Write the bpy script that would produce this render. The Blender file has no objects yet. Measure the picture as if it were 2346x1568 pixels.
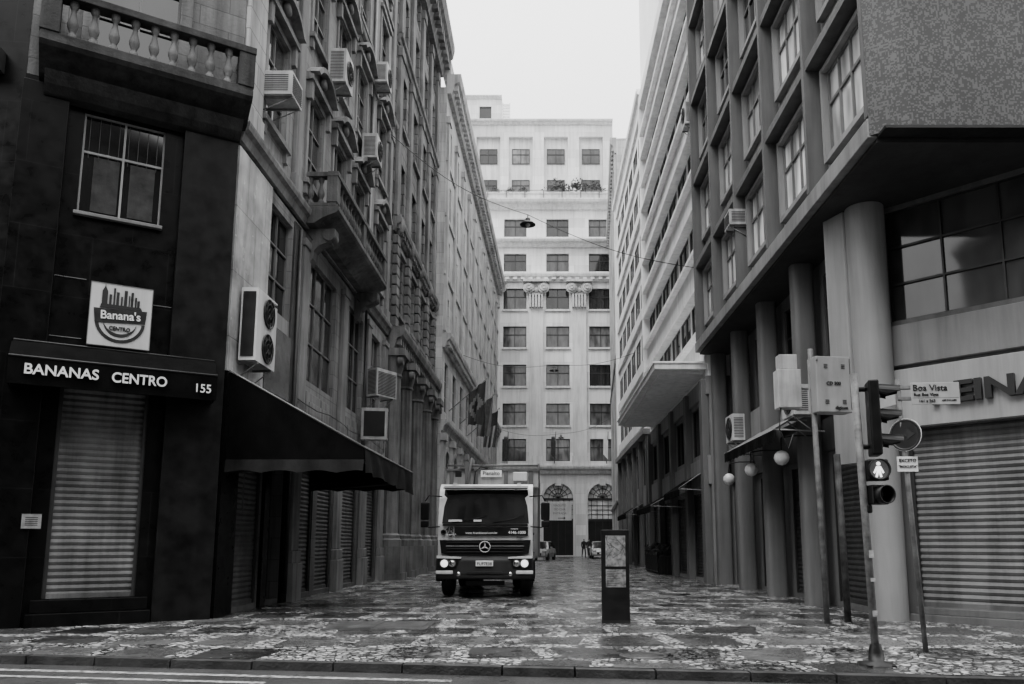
import bpy, math, random, bmesh
from mathutils import Vector, Matrix
R=math.radians
random.seed(7)
scene=bpy.context.scene
COL=scene.collection

# ---------------------------------------------------------------- materials
def nn(nt,t,**k):
    n=nt.nodes.new(t)
    for a,b in k.items(): setattr(n,a,b)
    return n
def mth(nt,op,a,b=None,clamp=False):
    n=nn(nt,'ShaderNodeMath',operation=op); n.use_clamp=clamp
    for i,x in enumerate((a,b)):
        if x is None: continue
        if isinstance(x,(int,float)): n.inputs[i].default_value=x
        else: nt.links.new(x,n.inputs[i])
    return n.outputs[0]
def mrange(nt,x,a,b,c,d):
    n=nn(nt,'ShaderNodeMapRange'); nt.links.new(x,n.inputs[0])
    for i,v in enumerate((a,b,c,d)): n.inputs[i+1].default_value=v
    return n.outputs[0]
def noise(nt,vec,scale,detail=3,rough=.55):
    n=nn(nt,'ShaderNodeTexNoise'); nt.links.new(vec,n.inputs['Vector'])
    n.inputs['Scale'].default_value=scale; n.inputs['Detail'].default_value=detail; n.inputs['Roughness'].default_value=rough
    return n.outputs['Fac']
def mapping(nt,vec,s):
    n=nn(nt,'ShaderNodeMapping'); nt.links.new(vec,n.inputs['Vector']); n.inputs['Scale'].default_value=s
    return n.outputs[0]
MATS={}
def mat(name,v,rough=.8,var=.25,scale=.7,streak=.3,bump=.15,bscale=25,metal=0,joint=None,spec=.4,coat=0,emit=0,rnd=0):
    if name in MATS: return MATS[name]
    m=bpy.data.materials.new(name); m.use_nodes=True; nt=m.node_tree
    bs=nt.nodes['Principled BSDF']; L=nt.links
    geo=nn(nt,'ShaderNodeNewGeometry'); P=geo.outputs['Position']
    f=mrange(nt,noise(nt,P,scale,4),.3,.7,1-var,1+var)
    if streak:
        f=mth(nt,'MULTIPLY',f,mrange(nt,noise(nt,mapping(nt,P,(2.2,2.2,.16)),1.6,4,.65),.42,.72,1.05,1-streak))
    h=noise(nt,P,bscale,2,.6) if bump else None
    if joint:
        tc=nn(nt,'ShaderNodeTexCoord'); sp=nn(nt,'ShaderNodeSeparateXYZ'); L.new(tc.outputs['Object'],sp.inputs[0])
        cb=nn(nt,'ShaderNodeCombineXYZ'); L.new(mth(nt,'ADD',sp.outputs[0],sp.outputs[1]),cb.inputs[0]); L.new(sp.outputs[2],cb.inputs[1])
        br=nn(nt,'ShaderNodeTexBrick'); L.new(cb.outputs[0],br.inputs['Vector'])
        br.inputs['Scale'].default_value=1; br.inputs['Brick Width'].default_value=joint[0]; br.inputs['Row Height'].default_value=joint[1]
        br.inputs['Mortar Size'].default_value=joint[2]; br.inputs['Mortar Smooth'].default_value=.1
        br.inputs['Color1'].default_value=(1.12,)*3+(1,); br.inputs['Color2'].default_value=(.85,)*3+(1,); br.inputs['Mortar'].default_value=(joint[3],)*3+(1,)
        bw=nn(nt,'ShaderNodeRGBToBW'); L.new(br.outputs['Color'],bw.inputs[0])
        f=mth(nt,'MULTIPLY',f,bw.outputs[0]); h=mth(nt,'SUBTRACT',h,mth(nt,'MULTIPLY',br.outputs['Fac'],2.5))
    if rnd:
        oi=nn(nt,'ShaderNodeObjectInfo'); f=mth(nt,'MULTIPLY',f,mrange(nt,oi.outputs['Random'],0,1,1-rnd,1+rnd))
    c=mth(nt,'MULTIPLY',f,v)
    cc=nn(nt,'ShaderNodeCombineColor')
    for i in range(3): L.new(c,cc.inputs[i])
    L.new(cc.outputs[0],bs.inputs['Base Color'])
    if rough<.6: L.new(mrange(nt,noise(nt,P,4,2),.3,.7,max(.03,rough-.12),min(1,rough+.1)),bs.inputs['Roughness'])
    else: bs.inputs['Roughness'].default_value=rough
    bs.inputs['Metallic'].default_value=metal; bs.inputs['Specular IOR Level'].default_value=spec
    bs.inputs['Coat Weight'].default_value=coat
    if bump:
        b=nn(nt,'ShaderNodeBump'); b.inputs['Strength'].default_value=bump*2; b.inputs['Distance'].default_value=.02
        L.new(h,b.inputs['Height']); L.new(b.outputs[0],bs.inputs['Normal'])
    if emit:
        bs.inputs['Emission Color'].default_value=(1,1,1,1); bs.inputs['Emission Strength'].default_value=emit
    MATS[name]=m; return m
def glassmat(name,lo,hi,rough=.06,pw=2.2,spec=.7):
    m=bpy.data.materials.new(name); m.use_nodes=True; nt=m.node_tree; bs=nt.nodes['Principled BSDF']; L=nt.links
    oi=nn(nt,'ShaderNodeObjectInfo'); geo=nn(nt,'ShaderNodeNewGeometry')
    r=mth(nt,'POWER',oi.outputs['Random'],pw)
    v=mrange(nt,r,0,1,lo,hi)
    v=mth(nt,'MULTIPLY',v,mrange(nt,noise(nt,mapping(nt,geo.outputs['Position'],(1,1,.35)),1.7,2),.35,.65,.4,1.5))
    cc=nn(nt,'ShaderNodeCombineColor')
    for i in range(3): L.new(v,cc.inputs[i])
    L.new(cc.outputs[0],bs.inputs['Base Color']); bs.inputs['Roughness'].default_value=rough; bs.inputs['Specular IOR Level'].default_value=spec
    b=nn(nt,'ShaderNodeBump'); b.inputs['Strength'].default_value=.12; b.inputs['Distance'].default_value=.03
    L.new(noise(nt,geo.outputs['Position'],1.3,1),b.inputs['Height']); L.new(b.outputs[0],bs.inputs['Normal'])
    MATS[name]=m; return m

GRAN=mat('granite_dark',.0035,.35,.25,2,.2,.02,60,joint=(1.25,1.15,.007,2.6),spec=.10)
GRAN2=mat('granite_mottled',.008,.4,.6,3,.2,.03,60,spec=.10)
STUC=mat('stone_aged',.21,.85,.3,.5,.55,.2,18,joint=(1.1,.42,.010,.6))
STUCP=mat('stone_trim',.19,.85,.35,.6,.6,.2,18)
BALM=mat('stone_blackened',.04,.85,.5,1.2,.6,.25,18,spec=.2)
STLT=mat('stone_light_blocks',.36,.8,.25,.8,.4,.2,18,joint=(.9,.5,.014,.5))
MARB=mat('marble_panel',.38,.2,.55,1.1,.4,.03,30,joint=(1.0,1.35,.008,.4),spec=.5)
BSTN=mat('rusticated_stone',.14,.9,.4,.7,.6,.5,9,joint=(.95,.5,.03,.35))
BTRM=mat('carved_stone',.14,.9,.4,.8,.65,.4,12)
CSTN=mat('limestone_grey',.40,.85,.2,.5,.5,.2,15,joint=(1.4,.6,.012,.7))
CTRM=mat('limestone_trim',.36,.85,.25,.6,.55,.25,12)
DSTN=mat('pale_facade_stone',.74,.85,.1,.25,.2,.1,10,joint=(2.3,1.05,.02,.84))  # light stone, raised further with distance haze put into the colour
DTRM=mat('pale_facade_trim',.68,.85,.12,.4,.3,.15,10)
DCAP=mat('capital_stone',.50,.85,.2,1.5,.3,.2,10)
WHT=mat('white_render',.82,.75,.1,.5,.2,.08,20)
WGR=mat('grey_render',.22,.8,.2,.5,.4,.15,20)
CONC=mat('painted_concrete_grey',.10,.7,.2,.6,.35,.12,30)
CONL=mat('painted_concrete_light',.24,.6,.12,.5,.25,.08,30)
COLM=mat('column_paint_grey',.12,.6,.15,.6,.35,.08,30)
SPAN=mat('spandrel_panel',.24,.5,.2,.7,.35,.05,30,rnd=.2)
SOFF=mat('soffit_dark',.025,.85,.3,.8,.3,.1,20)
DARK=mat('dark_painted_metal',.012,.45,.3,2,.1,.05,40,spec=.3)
BLK=mat('black_canvas',.003,.85,.4,3,.2,.12,60,spec=.05)
BLKE=mat('canvas_edge',.25,.8,.3,3,.2,.1,60)
SHUT=mat('shutter_steel',.09,.5,.3,1.2,.5,.0,40,spec=.35)
SHUTD=mat('shutter_dark',.03,.5,.3,1.2,.4,.0,40)
FRD=mat('frame_dark',.02,.5,.2,2,.0,.0,40)
FRL=mat('frame_light',.24,.5,.2,2,.25,.0,40)
FRM=mat('frame_medium',.14,.5,.2,2,.25,.0,40)
GLS=glassmat('window_glass',.004,.06)
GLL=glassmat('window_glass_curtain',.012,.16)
GLB=glassmat('window_glass_painted_light',.25,.9,pw=.8)  # bright sky reflection, and haze on the tower, put into the pane colour
GLD=glassmat('window_glass_dark',.002,.012)
GLK=glassmat('window_glass_black',.001,.006,spec=.35)
ACW=mat('appliance_white',.42,.5,.2,2,.5,.03,40)
ACG=mat('appliance_grille',.04,.6,.2,3,.2,.0,60)
STEEL=mat('galvanised_steel',.22,.55,.3,3,.5,.08,60,metal=.3)
POLE=mat('pole_worn_paint',.10,.6,.6,6,.6,.15,30)
WHITE=mat('sign_white',.75,.5,.08,2,.12,.0,40)
BLACK=mat('sign_black',.008,.5,.1,2,0,.0,40)
TRW=mat('truck_paint_white',.60,.3,.1,1.2,.25,.01,40,coat=.4)
TRB=mat('truck_body_dirty_white',.36,.5,.25,1.5,.5,.03,40)
TRG=mat('truck_paint_grey',.12,.4,.2,1.2,.4,.02,40)
RUB=mat('rubber',.018,.8,.3,5,.2,.1,50)
PLA=mat('black_plastic',.006,.45,.2,3,.2,.03,60,spec=.22)
CHR=mat('chrome',.6,.2,.1,3,0,0,40,metal=1)
BRT=mat('bright_trim',.65,.25,.1,3,0,0,40,coat=.5)  # shine of the chrome star put into a pale non-metal colour
LEAF=mat('leaf',.05,.7,.5,6,0,.1,40)
SKIN=mat('skin',.25,.6,.1,5,0,0)
CLO=mat('cloth_dark',.02,.9,.3,5,0,.1,60)
CLO2=mat('cloth_grey',.05,.9,.3,5,0,.1,60)
FLG=mat('flag_green_cloth',.03,.85,.2,3,.1,.1,40)
FLY=mat('flag_yellow_cloth',.14,.85,.2,3,.1,.1,40)
FLW=mat('flag_white_cloth',.3,.85,.2,3,.1,.1,40)
LITE=mat('lamp_lit',.8,.3,0,1,0,0,emit=2.2)
HEAD=mat('headlamp_lit',.8,.2,0,1,0,0,emit=1.8)
OPAL=mat('opal_globe',.5,.25,.08,3,.1,0)
TOW=mat('tower_pale',.85,.8,.05,.2,.1,.05,5)  # haze around the tower is put into this near-white base colour
IRON=mat('wrought_iron',.012,.5,.2,3,0,.05,40)

def stucco_mosaic():
    m=bpy.data.materials.new('glass_tile_mosaic'); m.use_nodes=True; nt=m.node_tree; bs=nt.nodes['Principled BSDF']; L=nt.links
    geo=nn(nt,'ShaderNodeNewGeometry'); P=mapping(nt,geo.outputs['Position'],(36,36,36))
    fl=nn(nt,'ShaderNodeVectorMath',operation='FLOOR'); L.new(P,fl.inputs[0])
    wn=nn(nt,'ShaderNodeTexWhiteNoise'); L.new(fl.outputs[0],wn.inputs['Vector'])
    big=noise(nt,geo.outputs['Position'],3.5,4,.7)
    g=mth(nt,'GREATER_THAN',mth(nt,'ADD',wn.outputs['Value'],mrange(nt,big,.3,.7,-.3,.3)),.6)
    v=mrange(nt,g,0,1,.04,.088)
    v=mth(nt,'MULTIPLY',v,mrange(nt,noise(nt,geo.outputs['Position'],.6,3),.3,.7,.8,1.2))
    cc=nn(nt,'ShaderNodeCombineColor')
    for i in range(3): L.new(v,cc.inputs[i])
    L.new(cc.outputs[0],bs.inputs['Base Color']); bs.inputs['Roughness'].default_value=.55; bs.inputs['Specular IOR Level'].default_value=.25
    return m
MOS=stucco_mosaic()

# ---------------------------------------------------------------- mesh builder
class B:
    def __init__(s): s.v=[];s.f=[];s.m=[];s.s=[]
    def add(s,vs,fs,m=0,sm=False):
        o=len(s.v); s.v+= [tuple(p) for p in vs]
        for f in fs: s.f.append([o+i for i in f]); s.m.append(m); s.s.append(sm)
        return s
    def box(s,x0,x1,y0,y1,z0,z1,m=0):
        return s.add([(x0,y0,z0),(x1,y0,z0),(x1,y1,z0),(x0,y1,z0),(x0,y0,z1),(x1,y0,z1),(x1,y1,z1),(x0,y1,z1)],
            [(0,3,2,1),(4,5,6,7),(0,1,5,4),(1,2,6,5),(2,3,7,6),(3,0,4,7)],m)
    def quad(s,*p,m=0): return s.add(p,[tuple(range(len(p)))],m)
    def prism(s,poly,ax,a0,a1,m=0,sm=False):
        n=len(poly)
        def P(p,a): return (a,p[0],p[1]) if ax=='x' else ((p[0],a,p[1]) if ax=='y' else (p[0],p[1],a))
        vs=[P(p,a0) for p in poly]+[P(p,a1) for p in poly]
        s.add(vs,[tuple(range(n)),tuple(range(2*n-1,n-1,-1))],m)
        s.add(vs,[(i,(i+1)%n,n+(i+1)%n,n+i) for i in range(n)],m,sm); return s
    def lathe(s,c,prof,n=14,ax='z',m=0,sm=True,cap=True):
        vs=[]
        for r,h in prof:
            for i in range(n):
                a=2*math.pi*i/n; x,y=r*math.cos(a),r*math.sin(a)
                p=(x,y,h) if ax=='z' else ((h,x,y) if ax=='x' else (x,h,y))
                vs.append((c[0]+p[0],c[1]+p[1],c[2]+p[2]))
        fs=[(k*n+i,k*n+(i+1)%n,(k+1)*n+(i+1)%n,(k+1)*n+i) for k in range(len(prof)-1) for i in range(n)]
        s.add(vs,fs,m,sm)
        if cap: s.add(vs,[tuple(range(n)),tuple(range(len(vs)-1,len(vs)-n-1,-1))],m)
        return s
    def tube(s,pts,r,n=6,m=0):
        pts=[Vector(p) for p in pts]; vs=[]
        for i,p in enumerate(pts):
            d=(pts[min(i+1,len(pts)-1)]-pts[max(i-1,0)]).normalized()
            a=d.cross(Vector((0,0,1))); a=a.normalized() if a.length>.01 else Vector((1,0,0)); b=d.cross(a)
            for k in range(n):
                t=2*math.pi*k/n; vs.append(p+r*(a*math.cos(t)+b*math.sin(t)))
        fs=[(k*n+i,k*n+(i+1)%n,(k+1)*n+(i+1)%n,(k+1)*n+i) for k in range(len(pts)-1) for i in range(n)]
        fs+=[tuple(range(n)),tuple(range(len(vs)-1,len(vs)-n-1,-1))]
        return s.add(vs,fs,m,True)
    def mesh(s,name,mats):
        me=bpy.data.meshes.new(name); me.from_pydata(s.v,[],s.f)
        for x in mats: me.materials.append(x)
        for p,mi,sm in zip(me.polygons,s.m,s.s): p.material_index=mi; p.use_smooth=sm
        bm=bmesh.new(); bm.from_mesh(me); bmesh.ops.recalc_face_normals(bm,faces=bm.faces); bm.to_mesh(me); bm.free()
        me.update(); return me

def thing(name,label,cat,loc=(0,0,0),rz=0,group=None):
    o=bpy.data.objects.new(name,None); o.empty_display_size=.3; COL.objects.link(o)
    o.location=loc; o.rotation_euler=(0,0,rz); o['label']=label; o['category']=cat
    if group: o['group']=group
    return o
def part(par,name,b,mats=None,loc=(0,0,0),rz=0,label=None,bevel=0,rot=None,seg=2):
    me=b.mesh(name,mats if isinstance(mats,(list,tuple)) else [mats]) if isinstance(b,B) else b
    o=bpy.data.objects.new(name,me); COL.objects.link(o); o.parent=par; o.location=loc
    o.rotation_euler=rot if rot else (0,0,rz)
    if label: o['label']=label
    if bevel:
        md=o.modifiers.new('bev','BEVEL'); md.width=bevel; md.segments=seg; md.limit_method='ANGLE'; md.angle_limit=R(40)
    return o
def solo(name,b,mats,label,cat,loc=(0,0,0),rz=0,group=None,bevel=0):
    o=part(None,name,b,mats,loc,rz,label,bevel); o['category']=cat
    if group: o['group']=group
    return o
class Fac:
    def __init__(s,root,x,y,ang): s.root=root; s.x=x; s.y=y; s.a=R(ang)
    def put(s,name,b,mats=None,u=0,y=0,z=0,label=None,bevel=0):
        c,n=math.cos(s.a),math.sin(s.a)
        loc=(s.x+u*c-y*n-s.root.location.x, s.y+u*n+y*c-s.root.location.y, z-s.root.location.z)
        return part(s.root,name,b,mats,loc,s.a,label,bevel)
    def world(s,u,y,z):
        c,n=math.cos(s.a),math.sin(s.a); return (s.x+u*c-y*n, s.y+u*n+y*c, z)

def wall(F,W,z0,z1,ops,m,depth=.35,D=8,name='wall'):
    b=B(); us=sorted({0,W}|{o[0] for o in ops}|{o[1] for o in ops}); zs=sorted({z0,z1}|{o[2] for o in ops}|{o[3] for o in ops})
    us=[u for u in us if 0<=u<=W]
    for i in range(len(us)-1):
        j=0
        while j<len(zs)-1:
            uc=(us[i]+us[i+1])/2
            def inop(j): 
                zc=(zs[j]+zs[j+1])/2; return any(o[0]<uc<o[1] and o[2]<zc<o[3] for o in ops)
            if inop(j): j+=1; continue
            k=j
            while k+1<len(zs)-1 and not inop(k+1): k+=1
            b.quad((us[i],0,zs[j]),(us[i+1],0,zs[j]),(us[i+1],0,zs[k+1]),(us[i],0,zs[k+1])); j=k+1
    for o in ops:
        a,c,d,e=o
        b.quad((a,0,d),(a,depth,d),(a,depth,e),(a,0,e)); b.quad((c,0,d),(c,depth,d),(c,depth,e),(c,0,e))
        b.quad((a,0,d),(c,0,d),(c,depth,d),(a,depth,d)); b.quad((a,0,e),(c,0,e),(c,depth,e),(a,depth,e))
    b.quad((0,0,z0),(0,D,z0),(0,D,z1),(0,0,z1)); b.quad((W,0,z0),(W,D,z0),(W,D,z1),(W,0,z1))
    b.quad((0,D,z0),(W,D,z0),(W,D,z1),(0,D,z1)); b.quad((0,0,z1),(W,0,z1),(W,D,z1),(0,D,z1)); b.quad((0,0,z0),(W,0,z0),(W,D,z0),(0,D,z0))
    return F.put(name,b,m)
WC={}
def win(F,u,z,w,h,nx=2,ny=2,rec=.22,fr=.06,fm=None,gm=None):
    fm=fm or FRD; gm=gm or GLS; key=(w,h,nx,ny,fr,fm.name,gm.name)
    if key not in WC:
        g=B().box(-w/2-.01,w/2+.01,0,.04,-.01,h+.01)
        f=B()
        for i in range(nx+1):
            x=-w/2+i*w/nx; t=fr if i in(0,nx) else fr*.6
            f.box(max(x-t/2,-w/2),min(x+t/2,w/2),-.05,-.003,0,h)
        for i in range(ny+1):
            q=h*i/ny if ny!=2 else (0,h*.62,h)[i]; t=fr if i in(0,ny) else fr*.7
            f.box(-w/2,w/2,-.046,-.005,max(q-t/2,0),min(q+t/2,h))
        WC[key]=(g.mesh('window',[gm]),f.mesh('frame',[fm]))
    g,f=WC[key]; o=F.put('window',g,u=u,y=rec,z=z)
    part(o,'frame',f); return o
def win_in(F,o,**k): return win(F,(o[0]+o[1])/2,o[2],round(o[1]-o[0],3),round(o[3]-o[2],3),**k)
SC={}
def shutter(F,o,m=None,rec=.15,pitch=.11):
    m=m or SHUT; w=round(o[1]-o[0],3); h=round(o[3]-o[2],3); key=(w,h,m.name)
    if key not in SC:
        b=B(); n=int(h/pitch); pr=[]
        for i in range(n):
            z=i*h/n; q=h/n
            pr+=[(0,z),(-.012,z+q*.15),(-.03,z+q*.5),(-.012,z+q*.85)]
        pr+=[(0,h),(.04,h),(.04,0)]
        b.prism(pr,'x',-w/2,w/2); b.box(-w/2,w/2,-.05,-.031,0,.08)
        b.box(-w/2,-w/2+.06,-.08,-.035,0,h,1); b.box(w/2-.06,w/2,-.08,-.035,0,h,1)
        SC[key]=b.mesh('shutter',[m,FRD])
    return F.put('shutter',SC[key],u=(o[0]+o[1])/2,y=rec,z=o[2])
def cornice(F,W,z,proud,h,m,u0=0,name='cornice',dent=0):
    b=B(); p=proud
    b.prism([(.02,z),(-.3*p,z),(-.45*p,z+.25*h),(-.5*p,z+.45*h),(-.9*p,z+.6*h),(-p,z+.85*h),(-p,z+h),(.02,z+h)],'x',u0,u0+W)
    if dent:
        n=int(W/dent)
        for i in range(n): b.box(u0+(i+.25)*W/n,u0+(i+.75)*W/n,-.75*p,-.1,z+.2*h,z+.52*h)
    return F.put(name,b,m)
def course(F,W,z,proud,h,m,u0=0): return F.put('string_course',B().box(u0,u0+W,-proud,-.003,z,z+h),m)
def txt(par,s,size,m,loc,rot=(R(90),0,0),name='lettering',align='CENTER',bold=0,ext=.006,sx=1,shear=0):
    c=bpy.data.curves.new('t','FONT'); c.body=s; c.size=size; c.align_x=align; c.align_y='CENTER'; c.extrude=ext; c.offset=bold; c.shear=shear
    o=bpy.data.objects.new('t',c); COL.objects.link(o); bpy.context.view_layer.update()
    me=bpy.data.meshes.new_from_object(o.evaluated_get(bpy.context.evaluated_depsgraph_get())); bpy.data.objects.remove(o)
    me.name=name; me.transform(Matrix.Diagonal((sx,1,1,1))); me.materials.clear(); me.materials.append(m)
    return part(par,name,me,loc=loc,rot=rot)

# ---------------------------------------------------------------- camera, sky, sun
cam=bpy.data.objects.new('camera',bpy.data.cameras.new('camera')); COL.objects.link(cam); scene.camera=cam
cam.location=(0,0,1.4); cam.rotation_euler=(R(98.2),0,0); cam.data.lens=27.0; cam.data.sensor_width=36
cam.data.shift_x=-.0307; cam.data.shift_y=.0876; cam.data.clip_end=2000
w=bpy.data.worlds.new('World'); scene.world=w; w.use_nodes=True; nt=w.node_tree
bg=nt.nodes['Background']; sky=nn(nt,'ShaderNodeTexSky',sky_type='NISHITA'); sky.sun_disc=False; sky.sun_elevation=R(52); sky.sun_rotation=R(218); sky.air_density=3; sky.dust_density=8
bw=nn(nt,'ShaderNodeRGBToBW'); nt.links.new(sky.outputs[0],bw.inputs[0])
tc=nn(nt,'ShaderNodeTexCoord'); sp=nn(nt,'ShaderNodeSeparateXYZ'); nt.links.new(tc.outputs['Generated'],sp.inputs[0])
el=mth(nt,'MAXIMUM',sp.outputs[2],0.0)
cie=mth(nt,'ADD',mth(nt,'MULTIPLY',mth(nt,'POWER',el,1.5),42.0),12.0)     # overcast luminance profile
cl=noise(nt,tc.outputs['Generated'],2.0,4); cie=mth(nt,'MULTIPLY',cie,mrange(nt,cl,.3,.7,.93,1.05))
tot=mth(nt,'ADD',cie,mth(nt,'MULTIPLY',bw.outputs[0],.10))
cc=nn(nt,'ShaderNodeCombineColor')
for i in range(3): nt.links.new(tot,cc.inputs[i])
nt.links.new(cc.outputs[0],bg.inputs[0]); bg.inputs[1].default_value=.12
sun=bpy.data.objects.new('sun',bpy.data.lights.new('sun','SUN')); COL.objects.link(sun)
sun.data.energy=1.5; sun.data.angle=R(30); sun.rotation_euler=Vector((.40,.50,-.82)).to_track_quat('-Z','Y').to_euler()

# ---------------------------------------------------------------- ground
def pav_mat():
    m=bpy.data.materials.new('mosaic_pavement'); m.use_nodes=True; nt=m.node_tree; bs=nt.nodes['Principled BSDF']; L=nt.links
    geo=nn(nt,'ShaderNodeNewGeometry'); P=geo.outputs['Position']
    def warp(vec,sc,amp,det):
        nz=nn(nt,'ShaderNodeTexNoise'); L.new(P,nz.inputs['Vector']); nz.inputs['Scale'].default_value=sc; nz.inputs['Detail'].default_value=det
        wv=nn(nt,'ShaderNodeVectorMath',operation='MULTIPLY_ADD'); L.new(nz.outputs['Color'],wv.inputs[0]); wv.inputs[1].default_value=(amp,amp,0); L.new(vec,wv.inputs[2]); return wv.outputs[0]
    wv=warp(warp(P,10,.10,3),.45,.9,1)
    br=nn(nt,'ShaderNodeTexBrick'); L.new(wv,br.inputs['Vector']); br.offset=.5
    br.inputs['Scale'].default_value=1; br.inputs['Brick Width'].default_value=1.15; br.inputs['Row Height'].default_value=1.25; br.inputs['Mortar Size'].default_value=.14
    br.inputs['Mortar Smooth'].default_value=0; br.inputs['Color1'].default_value=(0,0,0,1); br.inputs['Color2'].default_value=(1,1,1,1)
    slab=mth(nt,'SUBTRACT',1,br.outputs['Fac'])
    bw=nn(nt,'ShaderNodeRGBToBW'); L.new(br.outputs['Color'],bw.inputs[0])
    rnd=bw.outputs[0]
    peb_dark=mth(nt,'MULTIPLY',slab,mth(nt,'LESS_THAN',rnd,.30))      # squares of dark pebbles
    wear=noise(nt,P,4.5,4,.7)
    slab=mth(nt,'MULTIPLY',slab,mth(nt,'MULTIPLY',mth(nt,'GREATER_THAN',rnd,.30),mth(nt,'MULTIPLY',mth(nt,'LESS_THAN',rnd,.90),mth(nt,'GREATER_THAN',wear,.36))))
    slabc=mth(nt,'MULTIPLY',mrange(nt,rnd,.30,.9,.018,.11),mrange(nt,noise(nt,P,14,4,.75),.3,.7,.45,1.55))
    vo=nn(nt,'ShaderNodeTexVoronoi'); L.new(P,vo.inputs['Vector']); vo.inputs['Scale'].default_value=10.5
    ve=nn(nt,'ShaderNodeTexVoronoi',feature='DISTANCE_TO_EDGE'); L.new(P,ve.inputs['Vector']); ve.inputs['Scale'].default_value=10.5
    sc=nn(nt,'ShaderNodeSeparateColor'); L.new(vo.outputs['Color'],sc.inputs[0])
    peb=mrange(nt,mth(nt,'POWER',sc.outputs[0],1.3),0,1,.07,.80)
    dk=mth(nt,'MAXIMUM',peb_dark,mth(nt,'GREATER_THAN',noise(nt,P,.8,3,.7),.60))
    peb=mth(nt,'MULTIPLY',peb,mrange(nt,dk,0,1,1,.26))
    edge=mrange(nt,ve.outputs['Distance'],.05,.13,.05,1)
    peb=mth(nt,'MULTIPLY',peb,edge)
    mx=nn(nt,'ShaderNodeMix'); L.new(slab,mx.inputs[0]); L.new(peb,mx.inputs[2]); L.new(slabc,mx.inputs[3])
    v=mth(nt,'MULTIPLY',mx.outputs[0],mrange(nt,noise(nt,P,.4,5,.75),.35,.65,.5,1.15))
    cc=nn(nt,'ShaderNodeCombineColor')
    for i in range(3): L.new(v,cc.inputs[i])
    L.new(cc.outputs[0],bs.inputs['Base Color'])
    L.new(mrange(nt,noise(nt,P,1.3,4,.7),.40,.60,.10,.42),bs.inputs['Roughness'])
    hh=mth(nt,'ADD',mth(nt,'MULTIPLY',edge,mrange(nt,slab,0,1,1,0)),mth(nt,'MULTIPLY',noise(nt,P,2.6,4),1.5))
    b=nn(nt,'ShaderNodeBump'); b.inputs['Strength'].default_value=.6; b.inputs['Distance'].default_value=.014; L.new(hh,b.inputs['Height']); L.new(b.outputs[0],bs.inputs['Normal'])
    return m
PAV=pav_mat()
ASPH=mat('asphalt_wet',.04,.38,.5,1.2,0,.5,70)
KERB=mat('kerb_granite',.03,.6,.6,3,0,.3,30,spec=.3)
PAINT=mat('road_paint_worn',.26,.6,.9,14,0,.2,50)
GRD=mat('ground_far',.07,.9)
def struct(name,b,m,loc=(0,0,0)):
    o=part(None,name,b,m,loc); o['kind']='structure'; return o
ky=lambda x: 9.1-.14*x
struct('ground',B().quad((-400,-400,-.14),(400,-400,-.14),(400,400,-.14),(-400,400,-.14)),GRD)
struct('road',B().quad((-60,-6,-.10),(60,-6,-.10),(60,ky(60)-.1,-.10),(-60,ky(-60)-.1,-.10)),ASPH)
struct('pavement',B().quad((-60,ky(-60),0),(60,ky(60),0),(60,95,0),(-60,95,0)),PAV)
kb=B(); rr=random.Random(2); x=-30
while x<30:
    L_=rr.uniform(.8,1.2); j=rr.uniform(-.012,.012)
    kb.prism([(x,ky(x)-.16+j),(x+L_-.02,ky(x+L_)-.16+j),(x+L_-.02,ky(x+L_)+.001),(x,ky(x)+.001)],'z',-.13,.004+rr.uniform(-.012,.004)); x+=L_
struct('kerb',kb,KERB)
mk=B()
def strip(x0,x1,o0,o1): mk.quad((x0,ky(x0)+o0,-.096),(x1,ky(x1)+o0,-.096),(x1,ky(x1)+o1,-.096),(x0,ky(x0)+o1,-.096))
strip(-.45,0.0,-1.6,-.75); strip(1.75,9,-.75,-.62); strip(-6.5,-1.0,-.62,-.5); strip(-9,-3,-1.0,-.9); strip(-5,-.7,-1.35,-1.27)
struct('road_marking',mk,PAINT)
CVR=mat('cover_concrete',.05,.4,.5,2,0,.2,30)
mh=B().lathe((1.25,9.9,.002),[(.30,0),(.30,.004),(.27,.004),(.27,.002),(.25,.002),(.25,.005),(.02,.005)],28)
for i in range(5): mh.box(1.08,1.42,9.74+i*.08,9.76+i*.08,.0075,.011)
solo('manhole_cover',mh,CVR,'round iron manhole cover set in mosaic pavement','manhole cover')
mh=B().box(-3.6,-1.9,12.7,14.0,.004,.012).box(-3.5,-2.8,12.8,13.9,.013,.018).box(-2.7,-2.0,12.8,13.9,.013,.018)
solo('utility_cover',mh,CVR,'large rectangular grey utility cover in mosaic pavement','utility cover',bevel=.003)

# ---------------------------------------------------------------- building across the avenue, behind the viewpoint
O=thing('opposite_building','plain dark stone office block across the avenue','building',(28,-7,0))
fo=Fac(O,28,-7,180)
ops=[(1.2+i*3.5,3.0+i*3.5,1.0+k*4,3.4+k*4) for i in range(16) for k in range(5)]
wall(fo,57,-.15,21,ops,mat('opposite_stone',.10,.85,.3,.5,.4,.1),depth=.3,D=8)
for o in ops: win_in(fo,o,rec=.2,gm=GLD)
cornice(fo,57,20.2,.6,.8,BTRM)

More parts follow.
